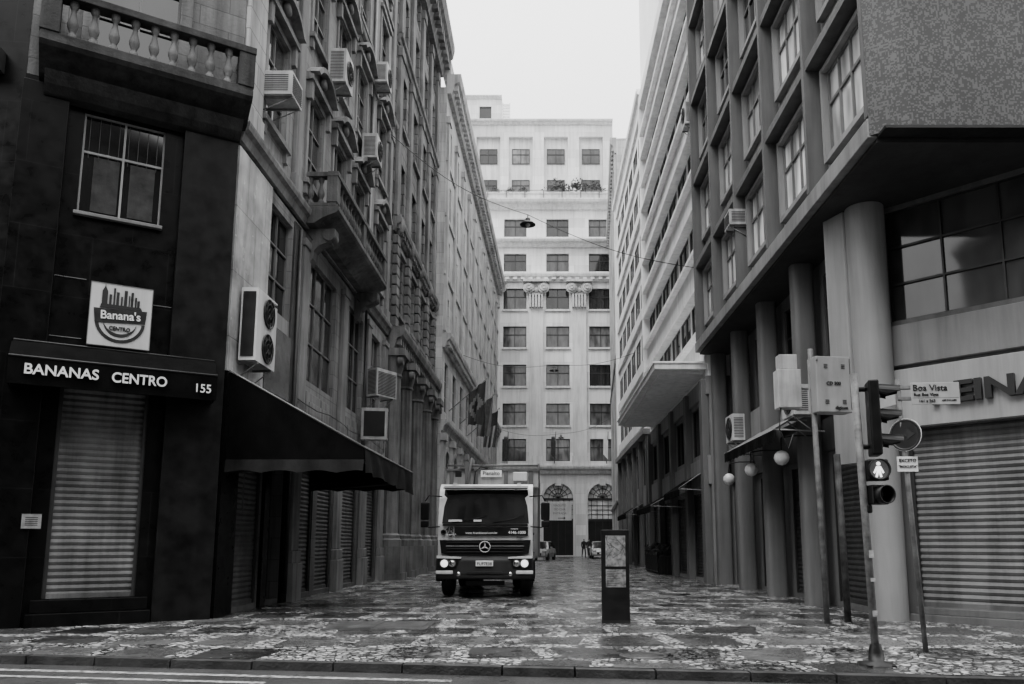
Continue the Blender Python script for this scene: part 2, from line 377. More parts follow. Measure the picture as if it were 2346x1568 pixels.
# ---------------------------------------------------------------- corner building (dark granite base)
A=thing('corner_building','old stone office building with dark granite base, balconies and awnings','building',(-6.2,14.6,0))
ca=Fac(A,-9.3,12.75,30.83); Wc=3.61
ops=[(.95,2.35,.45,4.15),(.95,2.3,7.35,9.3)]
wall(ca,Wc,-.15,9.75,ops,GRAN,depth=.3,D=3)
shutter(ca,ops[0],mat('shutter_worn',.11,.6,.5,1.5,.6,0,spec=.25),rec=.12)
win_in(ca,ops[1],nx=2,ny=2,rec=.12,fm=FRL,fr=.06,gm=GLD)
b=B()
for i in range(8): b.box(1.05+i*.16,1.06+i*.16,.08,.095,8.45,9.25)
ca.put('window_grille',b,FRD)
CUR=mat('curtain_grey',.035,.9,.5,4,.3,.1)
for u in (1.15,1.75): ca.put('curtain',B().box(u,u+.42,.10,.112,7.45,8.5),CUR)
ca.put('window_sill',B().box(.9,2.35,-.1,.1,7.28,7.347),FRM,bevel=.01)
ca.put('pier',B().box(-.02,.7,-.14,-.002,-.1,9.6),GRAN,bevel=.01); ca.put('pier',B().box(2.62,3.6,-.14,-.002,-.1,9.6),GRAN2,bevel=.01)
ca.put('step',B().box(.75,2.6,-.25,-.003,-.1,.22).box(.8,2.55,-.12,.1,.221,.44),GRAN,bevel=.01)
b=B()
for z in (5.0,6.1): b.box(.71,1.2,-.012,-.002,z,z+.012).box(2.3,2.61,-.012,-.002,z-.3,z-.288)
ca.put('inlay_line',b,FRM)
ops=[(1.0,2.4,10.5,13.2),(1.0,2.4,15,17.6),(1.0,2.4,19,21.6)]
STD=mat('stone_aged_vignette',.12,.85,.35,.5,.55,.25,18,joint=(1.1,.42,.010,.6))  # aged stone again, vignetting of the near facade put into a darker colour
wall(ca,Wc,9.76,30,ops,STD,depth=.35,D=3,name='upper_wall')
for o in ops: win_in(ca,o,nx=2,ny=3,rec=.25,fm=FRM)
for o in ops:
    ca.put('window_surround',B().box(o[0]-.22,o[1]+.22,-.1,.0,o[3]+.002,o[3]+.2).box(o[0]-.22,o[0]-.003,-.1,.0,o[2],o[3]).box(o[1]+.003,o[1]+.22,-.1,0,o[2],o[3]).box(o[0]-.3,o[1]+.3,-.2,0,o[3]+.201,o[3]+.45),STD,bevel=.015)
BALC={}
BLM=mat('baluster_stone',.11,.85,.4,2,.5,.2)
def balcony(F,u0,u1,pr,z,n,nside=2,m=STUCP,bm_=None):
    b=B()
    b.prism([(0,z-.42),(-pr*.35,z-.40),(-pr*.55,z-.28),(-pr*.8,z-.18),(-pr,z-.12),(-pr-.06,z-.05),(-pr-.06,z+.06),(0,z+.06)],'x',u0,u1)
    o=F.put('balcony',b,m,label='stone balcony with turned balusters')
    r=B()
    r.box(u0,u1,-pr,-pr+.2,z+.061,z+.16).box(u0-.03,u1+.03,-pr-.04,-pr+.24,z+.86,z+1.0)
    for uu in (u0,u1-.22): r.box(uu,uu+.22,-pr+.2,0,z+.063,z+.15).box(uu-.01,uu+.23,-pr+.24,0,z+.865,z+.99)
    for uu in (u0-.02,(u0+u1)/2-.13,u1-.28) if (u1-u0)>4 else (u0-.02,u1-.28): r.box(uu,uu+.3,-pr-.02,-pr+.26,z+.16,z+.86)
    part(o,'handrail',r,m,bevel=.012)
    if m.name not in BALC:
        q=B().lathe((0,0,0),[(.075,0),(.075,.07),(.045,.09),(.05,.13),(.085,.22),(.09,.29),(.06,.4),(.04,.5),(.045,.56),(.07,.6),(.07,.63),(.075,.64),(.075,.70)],10)
        BALC[m.name]=q.mesh('baluster',[bm_ or m])
    L=u1-u0-.6; skip=(u0+u1)/2
    for i in range(n):
        uu=u0+.3+(i+.5)*L/n
        if L>4 and abs(uu-skip)<.22: continue
        part(o,'baluster',BALC[m.name],loc=(uu,-pr+.1,z+.16))
    for i in range(nside):
        for uu in (u0+.11,u1-.11): part(o,'baluster',BALC[m.name],loc=(uu,-pr+.3+(i+.5)*(pr-.3)/nside,z+.16))
    return o
balcony(ca,.2,3.72,.75,10.1,9,2,BALM,BLM)
ca.put('balcony_soffit',B().prism([(0,9.35),(-.2,9.38),(-.35,9.5),(-.5,9.69),(0,9.69)],'x',.3,3.62),BALM)
cb=Fac(A,-17,11.8,7.0)
wall(cb,7.76,-.15,30,[(1,2.4,.3,4),(3.6,5.0,.3,4),(1,2.4,7.2,9.4),(4,5.4,7.2,9.4)],GRAN,depth=.3,D=3)
shutter(cb,(1,2.4,.3,4)); shutter(cb,(3.6,5.0,.3,4)); win_in(cb,(1,2.4,7.2,9.4)); win_in(cb,(4,5.4,7.2,9.4))
cb.put('cornice',B().box(0,7.4,-.25,-.003,9.7,10.1),BALM)

# street side
cs=Fac(A,-6.2,14.6,90); Ws=14.9
low=[(.8,2.3,.12,3.1),(2.65,3.65,.12,3.1),(4.5,6.1,.12,3.3),(6.5,8.0,.12,3.4),(8.8,10.9,.12,3.4),(12.2,13.8,.12,3.4)]
mez=[(2.0,3.5,6.7,9.1),(5.0,7.6,5.6,8.9),(9.0,11.0,5.6,8.9),(12.0,13.8,5.6,8.9)]
wall(cs,Ws,3.55,9.4,mez,STUC,depth=.45,D=6)
wall(cs,Ws,-.15,3.549,low,mat('stone_ground_floor',.08,.8,.35,.6,.5,.2,18,joint=(1.1,.5,.010,.6)),depth=.45,D=6,name='ground_floor_wall')  # ground floor stone in a darker base colour than the wall above
for i,o in enumerate(low):
    if i==1: win_in(cs,o,nx=1,ny=2,rec=.3,gm=GLD)
    else: shutter(cs,o,mat('shutter_grimy',.07,.5,.3,1.2,.5,0),rec=.12)
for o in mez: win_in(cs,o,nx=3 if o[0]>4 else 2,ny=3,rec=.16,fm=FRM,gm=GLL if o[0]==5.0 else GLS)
cs.put('plinth',B().box(-.02,.79,-.08,-.002,-.1,4.7).box(2.32,2.63,-.08,-.002,-.1,3.11).box(3.67,4.05,-.08,-.002,-.1,4.7).box(.79,3.67,-.075,-.003,3.12,4.69),GRAN)
cs.put('marble_cladding',B().box(0,1.9,-.05,-.002,4.72,9.38),MARB)
cs.put('polished_panel',B().box(1.92,4.0,-.06,-.004,4.75,6.3).box(3.55,4.0,-.05,-.004,6.31,9.3),mat('dark_marble',.05,.12,.5,1.5,.2,.02,20,spec=.6))
for u in (4.12,8.1,11.3,14.15):
    b=B().box(u,u+.55,-.13,-.002,1.2,8.9).box(u-.08,u+.63,-.22,-.002,-.1,.9).box(u-.05,u+.60,-.18,-.002,.901,1.2).box(u-.04,u+.59,-.17,-.002,8.9,9.1)
    cs.put('pilaster',b,STUCP,bevel=.02)
for u in (5.0,9.0): cs.put('spandrel',B().box(u,u+2.2,-.05,-.002,3.7,5.3).box(u+.2,u+2.0,-.09,-.051,3.95,5.05),STUCP,bevel=.015)
cornice(cs,Ws,9.5,.22,.4,STUCP)
ups=[]; us=[1.9,4.9,7.3,9.7,12.9]; zf=[10.75,14.85,18.95,23.05,26.6]
for k,z in enumerate(zf):
    for u in us: ups.append((u-.65,u+.65,z,z+(2.45 if k<4 else 1.9)))
wall(cs,Ws,9.9,30,ups,STUC,depth=.45,D=6,name='upper_wall')
for o in ups: win_in(cs,o,nx=2,ny=3,rec=.12,fm=FRM)
def arcp(r,w,z0,n=10):
    a0=math.asin(w/r); return [(r*math.sin(-a0+2*a0*i/n), z0+r*math.cos(-a0+2*a0*i/n)-r*math.cos(a0)) for i in range(n+1)]
pe=arcp(1.15,.95,.22); inner=arcp(1.0,.78,.22)
pb=B().prism([(-.95,0),(-.95,.2)]+pe+[(.95,.2),(.95,0)],'y',-.1,0)
for i in range(10):
    p,q=pe[i],pe[i+1]; P,Q=inner[i],inner[i+1]
    pb.prism([p,q,Q,P],'y',-.34,-.09)
pb.box(-.98,.98,-.2,-.09,.0,.14).box(-.9,-.74,-.16,0,-.5,-.001).box(.74,.9,-.16,0,-.5,-.001).lathe((0,-.16,.42),[(.0,-.1),(.14,-.08),(.18,0),(.12,.08),(0,.1)],8,'y')
pm=pb.mesh('pediment',[STUCP])
lb=B().box(-.85,.85,-.14,0,0,.13).box(-.8,-.64,-.09,0,-.28,-.001).box(.64,.8,-.09,0,-.28,-.001); lm=lb.mesh('window_sill',[STUCP])
sb=B().box(-.82,-.66,-.05,0,0,2.6).box(.66,.82,-.05,0,0,2.6).box(-.66,.66,-.05,0,2.47,2.6); sm_=sb.mesh('window_surround',[STUCP])
hb=B().box(-.9,.9,-.13,0,0,.15); hm=hb.mesh('window_hood',[STUCP])
for k,z in enumerate(zf):
    for u in us:
        cs.put('window_sill',lm,u=u,z=z-.15); 
        if k<4: cs.put('window_surround',sm_,u=u,z=z-.005)
        cs.put('pediment' if k in(0,1) else 'window_hood',pm if k in (0,1) else hm,u=u,z=z+2.65 if k<4 else z+2.1)
for u in (0.0,3.15,11.1,14.25):
    w_=.95 if u==0 else .5
    b=B().box(u+.02,u+w_,-.1,-.002,10.0,17.9).box(u+.02,u+w_,-.1,-.002,18.5,26).box(u-.0,u+w_+.03,-.15,-.002,17.5,17.89).box(u-.0,u+w_+.03,-.15,-.002,25.6,25.99).box(u-.0,u+w_+.03,-.14,-.002,9.91,10.4)
    cs.put('pilaster',b,STLT if u==0 else STUCP,bevel=.015)
cornice(cs,Ws,18.0,.25,.35,STUCP); cornice(cs,Ws,26.1,.25,.35,STUCP); cornice(cs,Ws+.4,29.6,.8,.9,STUCP,u0=-.2,dent=.5)
course(cs,Ws,22.2,.08,.15,STUCP)
BDK=mat('balcony_grimy_stone',.10,.85,.45,1.0,.65,.25,18)
balcony(cs,4.2,10.4,.85,9.95,17,2,BDK)
cb_=B()
prof=[(0,0),(-.12,.02),(-.2,.15),(-.22,.35),(-.35,.5),(-.62,.6),(-.75,.75),(-.75,.95),(0,.95)]
cb_.prism(prof,'x',-.18,.18,sm=False).lathe((-.21,-.6,.78),[(.16,0),(.16,.42)],12,'x')
cm=cb_.mesh('console_bracket',[BDK])
for u in (4.7,9.9): cs.put('console_bracket',cm,u=u,z=8.57,y=-.001)
cs.put('drain_pipe',B().tube([(3.85,-.1,.2),(3.85,-.1,9.2)],.05,8),FRD)
cs.put('drain_pipe',B().tube([(11.0,-.1,3.6),(11.0,-.1,9.4),(11.0,-.3,9.6),(11.0,-.3,9.95),(11.0,-.1,10.1),(11.0,-.1,29)],.05,8),FRM)
for z in (4.9,9.25): cs.put('cable',B().tube([(4+i*.55,-.15-.02*(i%3),z-.05*math.sin(i*.8)) for i in range(20)],.014,5),DARK)

# awning over chamfer shop
def awning_c():
    a=thing('shop_awning','black canvas shop awning with white lettering over closed shutter','awning',ca.world(0,0,0),ca.a)
    u0,u1=.22,3.4; n=14
    b=B()
    vs=[]; rows=[(-.15,4.82),(-.45,4.72),(-.72,4.44)]
    for i in range(n+1):
        u=u0+(u1-u0)*i/n
        for y,z in rows: vs.append((u,y,z-.02*math.sin(i*1.9)*(1 if z<4.7 else .3)))
    k=len(rows); b.add(vs,[(i*k+j,(i+1)*k+j,(i+1)*k+j+1,i*k+j+1) for i in range(n) for j in range(k-1)],0,True)
    b.quad((u0,-.15,4.82),(u0,-.45,4.72),(u0,-.72,4.44),(u0,-.15,4.44)); b.quad((u1,-.15,4.82),(u1,-.45,4.72),(u1,-.72,4.44),(u1,-.15,4.44))
    part(a,'canopy',b,BLK)
    b=B(); vs=[]
    for i in range(41):
        u=u0+(u1-u0)*i/40
        for z in (4.43,4.2,3.97): vs.append((u,-.735-.012*math.sin(i*.8)*(4.43-z)/.4,z))
    b.add(vs,[(i*3+j,(i+1)*3+j,(i+1)*3+j+1,i*3+j+1) for i in range(40) for j in range(2)],0,True)
    b.quad((u0,-.735,4.0),(u0,-.15,4.0),(u0,-.15,4.43),(u0,-.735,4.43)); b.quad((u1,-.735,4.0),(u1,-.15,4.0),(u1,-.15,4.43),(u1,-.735,4.43))
    part(a,'valance',b,BLK)
    b=B().tube([(u0,-.735,4.44),(u1,-.735,4.44)],.018).tube([(u0,-.16,4.83),(u1,-.16,4.83)],.02)
    part(a,'frame',b,FRD)
    txt(a,'BANANAS',.245,WHITE,(.98,-.775,4.22),bold=.004,sx=.96,ext=.012); txt(a,'CENTRO',.245,WHITE,(2.14,-.775,4.21),bold=.004,sx=.88,ext=.012)
    txt(a,'155',.22,WHITE,(3.16,-.775,4.16),bold=.001,name='house_number',sx=.9,ext=.012)
awning_c()
s=thing('shop_sign','square white shop sign with city skyline emblem above black awning','sign',ca.world(1.78,-.2,4.88),ca.a)
part(s,'panel',B().box(-.5,.5,0,.06,0,1.16),mat('sign_board',.5,.5,.1,1.5,.2,.01),bevel=.01)
part(s,'border',B().box(-.5,.5,-.006,-.001,0,.012).box(-.5,.5,-.006,-.001,1.148,1.16).box(-.5,-.488,-.005,-.001,.012,1.148).box(.488,.5,-.005,-.001,.012,1.148),FRM)
b=B()
hs=[(-.27,.09,.26),(-.18,.04,.2),(-.12,.03,.33),(-.065,.045,.26),(.0,.03,.18),(.06,.05,.31),(.12,.02,.22),(.165,.04,.29),(.225,.03,.2),(.27,.04,.14)]
for x,wd,h in hs: b.box(x-wd/2,x+wd/2,-.014,-.001,.77,.77+h*.95)
b.prism([(-.315,1.01),(-.225,1.01),(-.27,1.11)],'y',-.013,-.001); b.box(-.275,-.265,-.012,-.001,1.10,1.14)
b.prism([(-.34,.70),(.34,.72),(.31,.775),(-.32,.775)],'y',-.013,-.002)
part(s,'skyline_emblem',b,BLACK)
b=B(); n=24
for i in range(n):
    a0=math.pi*(1.02+.96*i/n); a1=math.pi*(1.02+.96*(i+1)/n)
    t0,t1=[.05+.0*q for q in (0,1)]
    for r0,r1 in ((.40,.345),):
        b.prism([(r0*math.cos(a0),.48+r0*math.sin(a0)),(r0*math.cos(a1),.48+r0*math.sin(a1)),(r1*math.cos(a1),.48+r1*math.sin(a1)),(r1*math.cos(a0),.48+r1*math.sin(a0))],'y',-.012,-.001)
# banana-like crescent under the name band
def cr(t): a=math.pi*(1.08+.84*t); w_=.045*math.sin(math.pi*t); return (.27+w_)*math.cos(a),.50+(.27+w_)*math.sin(a),(.27-w_*.3)*math.cos(a),.50+(.27-w_*.3)*math.sin(a)
for i in range(20):
    p=cr(i/20); q=cr((i+1)/20); b.prism([(p[0],p[1]),(q[0],q[1]),(q[2]*.99,q[3]),(p[2]*.99,p[3])],'y',-.011,-.001)
b.prism([(-.40,.42),(.40,.48),(.42,.72),(-.43,.68)],'y',-.016,-.001)
part(s,'emblem_arc',b,BLACK)
txt(s,"Banana's",.215,WHITE,(0,-.024,.575),bold=.003,sx=.88,rot=(R(90),R(-3),0)); txt(s,'CENTRO',.10,BLACK,(0,-.014,.335),bold=.003,sx=.85)
s=thing('paper_notice','small framed paper notice on dark granite wall','notice',ca.world(.72,-.16,1.75),ca.a)
part(s,'sheet',B().box(-.14,.14,-.012,0,-.12,.12),mat('paper',.22,.6,.3,12,0,0)); part(s,'border',B().box(-.15,.15,-.006,.001,-.13,-.121).box(-.15,.15,-.006,.001,.121,.13),FRD)
for i in range(5): part(s,'text_line',B().box(-.09,.09,-.015,-.013,-.07+i*.032,-.058+i*.032),BLACK)

def awning_s():
    a=thing('street_awning','large black canvas awning sloping out over shop entrance','awning',cs.world(0,0,0),cs.a)
    u0,u1,pr=.12,5.6,2.7; zt,zf,zb=4.72,3.2,2.72
    b=B(); n,k=12,6; vs=[]
    for i in range(n+1):
        for j in range(k+1):
            t=j/k; vs.append((u0+(u1-u0)*i/n,-pr*t-.05,zt+(zf-zt)*t-.05*math.sin(math.pi*t)*(.5+.5*math.cos(i*math.pi))))
    b.add(vs,[(i*(k+1)+j,(i+1)*(k+1)+j,(i+1)*(k+1)+j+1,i*(k+1)+j+1) for i in range(n) for j in range(k)],0,True)
    part(a,'canopy',b,BLK)
    VAL=mat('valance_canvas',.010,.8,.4,3,.2,.12,60,spec=.15)
    for uu,s_ in ((u0,1),(u1,-1)):
        b=B(); c=B()
        m=26; vs=[]; v2=[]
        for i in range(m+1):
            t=i/m; y=-.05-pr*t; zt_=zt+(zf-zt)*t-.01; vs+= [(uu,y,zt_),(uu+.02*math.sin(i*1.1)*s_,y,zb+.24)]
            v2+=[(uu-.02*s_,y,zb+.26),(uu-.05*s_+.04*math.sin(i*.9),y,zb+.05*abs(math.sin(i*.45)))]
        b.add(vs,[(i*2,(i+1)*2,(i+1)*2+1,i*2+1) for i in range(m)],0,True); part(a,'side_panel',b,BLK)
        c.add(v2,[(i*2,(i+1)*2,(i+1)*2+1,i*2+1) for i in range(m)],0,True); part(a,'side_valance',c,VAL)
    b=B(); m=40; vs=[]
    for i in range(m+1):
        u=u0+(u1-u0)*i/m; zb_=zb-.12*i/m; vs+=[(u,-pr-.05,zf),(u,-pr-.07-.03*math.sin(i*.9),(zf+zb)/2),(u,-pr-.08-.04*math.sin(i*.7),zb_+.04*abs(math.sin(i*.5)))]
    b.add(vs,[(i*3+j,(i+1)*3+j,(i+1)*3+j+1,i*3+j+1) for i in range(m) for j in range(2)],0,True)
    part(a,'valance',b,VAL)
    b=B().tube([(u0-.02,-.05,zt+.02),(u0-.02,-pr-.06,zf+.02)],.012).tube([(u0-.02,-pr-.06,zf+.02),(u1,-pr-.06,zf+.02)],.014)
    part(a,'edge_piping',b,BLKE)
    b=B().tube([(u0+.1,-.1,2.75),(u0+.1,-pr,2.95)],.025).tube([(u1-.1,-.1,2.75),(u1-.1,-pr,2.95)],.025).tube([(u0+.1,-pr,2.95),(u1-.1,-pr,2.95)],.025).tube([(u0+.4,-.3,4.4),(u0+.4,-.3,2.0)],.012)
    part(a,'frame',b,FRD)
awning_s()
s=thing('door_notice','small white notice on dark shop door','notice',cs.world(3.15,.2,1.9),cs.a); part(s,'sheet',B().box(-.12,.12,-.01,0,-.15,.15),WHITE); part(s,'print',B().box(-.07,.07,-.014,-.011,-.06,.08),FRM)

# ---------------------------------------------------------------- air conditioners
def ac(x,y,z,rz,wd,h,d,nf,label,br=True,side=ACW,grp='air conditioners on facades'):
    a=thing('air_conditioner',label,'air conditioner',(x,y,z),R(rz),grp)
    b=B().box(-wd/2,wd/2,-d/2,d/2,0,h,0)
    for sx in (-1,1):
        for i in range(int(h/.045)-3):
            q=.08+i*.045; b.box(sx*(wd/2+.004)-.003,sx*(wd/2+.004)+.003,-d*.38,d*.38,q,q+.022,1)
    part(a,'casing',b,[side,ACG],bevel=.012)
    for i in range(nf):
        r=min(wd*.42,h/nf*.42); cz=h*(i+.5)/nf; cx=wd*.06
        f=B().lathe((0,0,0),[(r,0),(r,-.03),(r*.93,-.03),(r*.93,-.004),(.01,-.004)],24,'y',0)
        for k in range(7):
            a0=k*2*math.pi/7; f.prism([(.05*math.cos(a0),.05*math.sin(a0)),(r*.9*math.cos(a0),r*.9*math.sin(a0)),(r*.9*math.cos(a0+.6),r*.9*math.sin(a0+.6))],'y',-.012,-.006,1)
        for q in (.35,.65): f.lathe((0,-.03,0),[(r*q,0),(r*q,-.006),(r*q-.012,-.006),(r*q-.012,0)],24,'y',2)
        for k in range(8):
            a0=k*math.pi/4; f.tube([(0,-.035,0),(r*.93*math.cos(a0),-.035,r*.93*math.sin(a0))],.005,4,2)
        part(a,'fan',f,[DARK,ACG,ACG],loc=(cx,-d/2-.002,cz))
    if nf==0:
        f=B()
        for i in range(int(h/.05)-2): f.box(-wd*.44,wd*.44,-.008,0,.06+i*.05,.085+i*.05)
        part(a,'grille',f,ACG,loc=(0,-d/2-.001,0))
    if nf==-1: part(a,'coil',B().box(-wd*.40,wd*.40,-.01,0,h*.1,h*.9),DARK,loc=(0,-d/2-.001,0))
    if br:
        for sx in (-wd*.35,wd*.35):
            k=B(); k.box(sx-.02,sx+.02,-d/2,d/2+.15,-.045,-.003); k.tube([(sx,-d/2+.03,-.03),(sx,d/2+.14,-.4)],.012)
            part(a,'bracket',k,STEEL)
    return a
a=ac(-5.92,15.5,5.0,90,1.1,1.5,.34,2,'large white two-fan air conditioner bolted to marble wall',side=mat('appliance_white_new',.6,.5,.1,2,.3,.02))
b=B().box(-.566,-.560,-.13,.13,.08,1.42); part(a,'side_grille',b,DARK)
txt(a,'ELGIN',.1,BLACK,(.35,-.19,1.4))
ac(-5.85,15.9,11.1,90,.7,.55,.7,0,'boxy window air conditioner jutting from old facade')
ac(-5.8,20.3,14.2,90,.8,1.0,.5,1,'white air conditioner on bracket beside arched pediment')
ac(-5.8,24.4,14.1,90,.8,.85,.5,1,'white air conditioner on bracket beside arched pediment')
ac(-5.8,25.6,17.6,90,.8,.75,.5,1,'white air conditioner on bracket beside arched pediment')
ac(-5.55,25.9,6.3,60,1.0,.95,.45,0,'weathered white air conditioner above shop front')
ac(-5.6,25.2,4.75,8,.85,1.05,.4,-1,'pale framed air conditioner condenser with dark coil')
ac(5.5,16.5,4.1,-90,.8,.65,.35,1,'white air conditioner on column above shop awning') 
ac(5.5,21.8,4.25,-90,.8,.75,.35,1,'white air conditioner with dangling pipes')
ac(5.45,20.7,10.2,-90,.6,.45,.5,0,'boxy window air conditioner on grey office facade')
ac(5.45,26.9,16.8,-90,.7,.9,.4,1,'dark air conditioner on white facade')

# ---------------------------------------------------------------- rusticated building with giant columns
Bb=thing('rusticated_building','tall dark rusticated stone building with giant columns and heavy cornice','building',(-6.1,29.55,0))
fb=Fac(Bb,-6.1,29.55,90); Wb=11.4
ops=[(.9,2.3,.2,4.2),(3.9,5.3,.2,4.2),(6.6,8.0,.2,4.2),(9.3,10.6,.2,4.2)]+[(u,u+1.3,5.2,7.8) for u in (1,4,6.7,9.3)]
for z in (10.9,15.1,19.1,23.0,26.3): ops+=[(u,u+1.2,z,z+(2.4 if z<26 else 1.6)) for u in (1.1,4.1,6.8,9.4)]
wall(fb,Wb,-.15,29,ops,BSTN,depth=.5,D=7)
for o in ops: win_in(fb,o,nx=2,ny=3,rec=.2,fm=FRM,gm=GLS)
cp=B()
prof=[(.52,0),(.52,.25),(.45,.3),(.45,.42),(.38,.5),(.38,1.2),(.345,6.6),(.40,6.65),(.36,6.75),(.44,7.1),(.52,7.4)]
n=24; vs=[]
for r,h in prof:
    for i in range(n):
        a0=2*math.pi*i/n; rr=r*(.92 if (i%2 and .5<=h<=6.6) else 1); vs.append((rr*math.cos(a0),rr*math.sin(a0),h))
cp.add(vs,[(k*n+i,k*n+(i+1)%n,(k+1)*n+(i+1)%n,(k+1)*n+i) for k in range(len(prof)-1) for i in range(n)],0,False)
cp.box(-.58,.58,-.58,.5,7.41,7.7).box(-.6,.6,-.6,.5,-1.35,-.001).box(-.66,.66,-.66,.5,-1.35,-1.0).lathe((-.42,-.4,7.2),[(.17,-.1),(.17,.1)],10,'y').lathe((.42,-.4,7.2),[(.17,-.1),(.17,.1)],10,'y')
cme=cp.mesh('column',[BTRM])
for u in (.35,2.95,5.9,8.65,11.0): fb.put('column',cme,u=u,y=-.1,z=1.25)
cornice(fb,Wb,9.0,.6,.9,BTRM,dent=.45); cornice(fb,Wb,13.9,.35,.6,BTRM,dent=.4); cornice(fb,Wb,22.2,.22,.4,BTRM)
for u in (.1,2.75,5.5,8.2,10.7):
    b=B()
    for i in range(9): b.box(u,u+.62,-.22,-.002,9.95+i*.43,9.95+i*.43+.38)
    b.box(u,u+.6,-.16,-.002,14.6,22.1).box(u-.04,u+.64,-.22,-.002,21.6,22.05).box(u,u+.6,-.16,-.002,22.7,27.8).box(u-.04,u+.64,-.22,-.002,27.3,27.79)
    b.lathe((u+.3,-.2,14.25),[(.02,-.45),(.18,-.3),(.24,0),(.16,.3),(.02,.5)],8)
    fb.put('pilaster',b,BTRM,bevel=.03)
cornice(fb,Wb+.2,28.0,.95,1.9,BTRM,u0=-.1,dent=.6)
bsm=B().box(-.78,.78,-.14,-.002,0,.16).mesh('window_sill',[BTRM])
for u in (1.7,4.7,7.4,10.0):
    for z in (13.4,10.65,14.85,18.85): fb.put('window_sill',bsm,u=u,z=z)

# ---------------------------------------------------------------- light limestone building (left, far)
ang=math.degrees(math.atan2(37,.8))
Cc=thing('limestone_building','long pale limestone bank building with arched windows and flagpoles','building',(-5.55,41,0))
fc=Fac(Cc,-5.55,41,ang); Wl=36.6; nb=11; bw_=Wl/nb
ops=[]; 
for i in range(nb):
    u=(i+.5)*bw_; ops.append((u-.8,u+.8,.8,5.6)); ops.append((u-.65,u+.65,8.6,11.4))
    for z in (13.2,16.6,20.0,23.4): ops.append((u-.6,u+.6,z,z+2.1))
wall(fc,Wl,-.15,27.4,ops,CSTN,depth=.5,D=8)
for o in ops: win_in(fc,o,nx=2,ny=3,rec=.15,fm=FRM)
ar=B(); arc=[(.8*math.cos(math.pi*i/12),.8*math.sin(math.pi*i/12)) for i in range(13)]
for i in range(12):
    p,q=arc[i],arc[i+1]; k=1.28; ar.prism([p,q,(q[0]*k,q[1]*k),(p[0]*k,p[1]*k)],'y',-.16,-.001)
ar.prism(arc,'y',-.05,-.001,1)
am=ar.mesh('arched_head',[CTRM,FRD])
pc=B().box(-.35,.35,-.2,-.002,0,6.2).box(-.45,.45,-.32,-.002,6.201,6.6).box(-.42,.42,-.28,-.002,-.6,-.001); pcm=pc.mesh('pilaster',[CTRM])
pd=B().box(-.28,.28,-.16,-.002,0,12.2).box(-.36,.36,-.24,-.002,12.201,12.6); pdm=pd.mesh('upper_pilaster',[CTRM])
for i in range(nb):
    fc.put('arched_head',am,u=(i+.5)*bw_,z=5.62); fc.put('pilaster',pcm,u=(i+.02)*bw_+.3,z=.65); fc.put('upper_pilaster',pdm,u=(i+.02)*bw_+.3,z=13)
cornice(fc,Wl,7.4,.35,.6,CTRM); cornice(fc,Wl,12.0,.5,.8,CTRM,dent=.55); cornice(fc,Wl,27.0,.8,1.2,CTRM,dent=.6); fc.put('parapet',B().box(0,Wl,-.2,.3,28.21,29.1),CTRM)
for z in (16.2,19.6,22.9): course(fc,Wl,z,.1,.2,CTRM)

def flag(u,z,kind,label):
    x,y,_=fc.world(u,-.1,z)
    t=thing('flagpole',label,'flag',(x,y,z),0,'flags hanging on bank facade')
    L=3.0; e=(L*.73,-.25,L*.62)
    part(t,'pole',B().tube([(0,0,0),e],.03).lathe((e[0],e[1],e[2]),[(.01,-.06),(.06,0),(.01,.06)],8),STEEL)
    b=B(); nu,nv=14,20; H_=2.6; vs=[]
    for i in range(nu+1):
        for j in range(nv+1):
            a_=i/nu; c_=j/nv; s=.55+.45*(1-a_)
            px=e[0]*s*.97; pz=e[2]*s*.97
            vs.append((px*(1-.12*c_)+.06*math.sin(a_*12+c_*2), e[1]*s+.16*math.sin(a_*13+c_*1.5)*(.3+c_), pz-H_*c_*(.7+.3*(1-a_))))
    for i in range(nu):
        for j in range(nv):
            a_=(i+.5)/nu; c_=(j+.5)/nv; m=0
            if kind==0:
                if abs(a_-.5)/.42+abs(c_-.5)/.42<1: m=1
                if (a_-.5)**2+(c_-.5)**2<.035: m=2
            elif kind==1: m=1 if int(a_*9)%3==0 else 4
            else: m=(3 if int(a_*9)%2 else 4) if c_>.4 or a_>.5 else 2
            b.add([vs[i*(nv+1)+j],vs[(i+1)*(nv+1)+j],vs[(i+1)*(nv+1)+j+1],vs[i*(nv+1)+j+1]],[(0,1,2,3)],m,True)
    part(t,'flag_cloth',b,[FLG,FLY,CLO,FLW,CLO2])
flag(2.2,8.8,0,'national flag with diamond emblem on slanted facade pole')
flag(7.0,8.8,1,'striped dark state flag on slanted facade pole')
flag(11.0,8.6,2,'striped flag with dark corner on slanted facade pole')

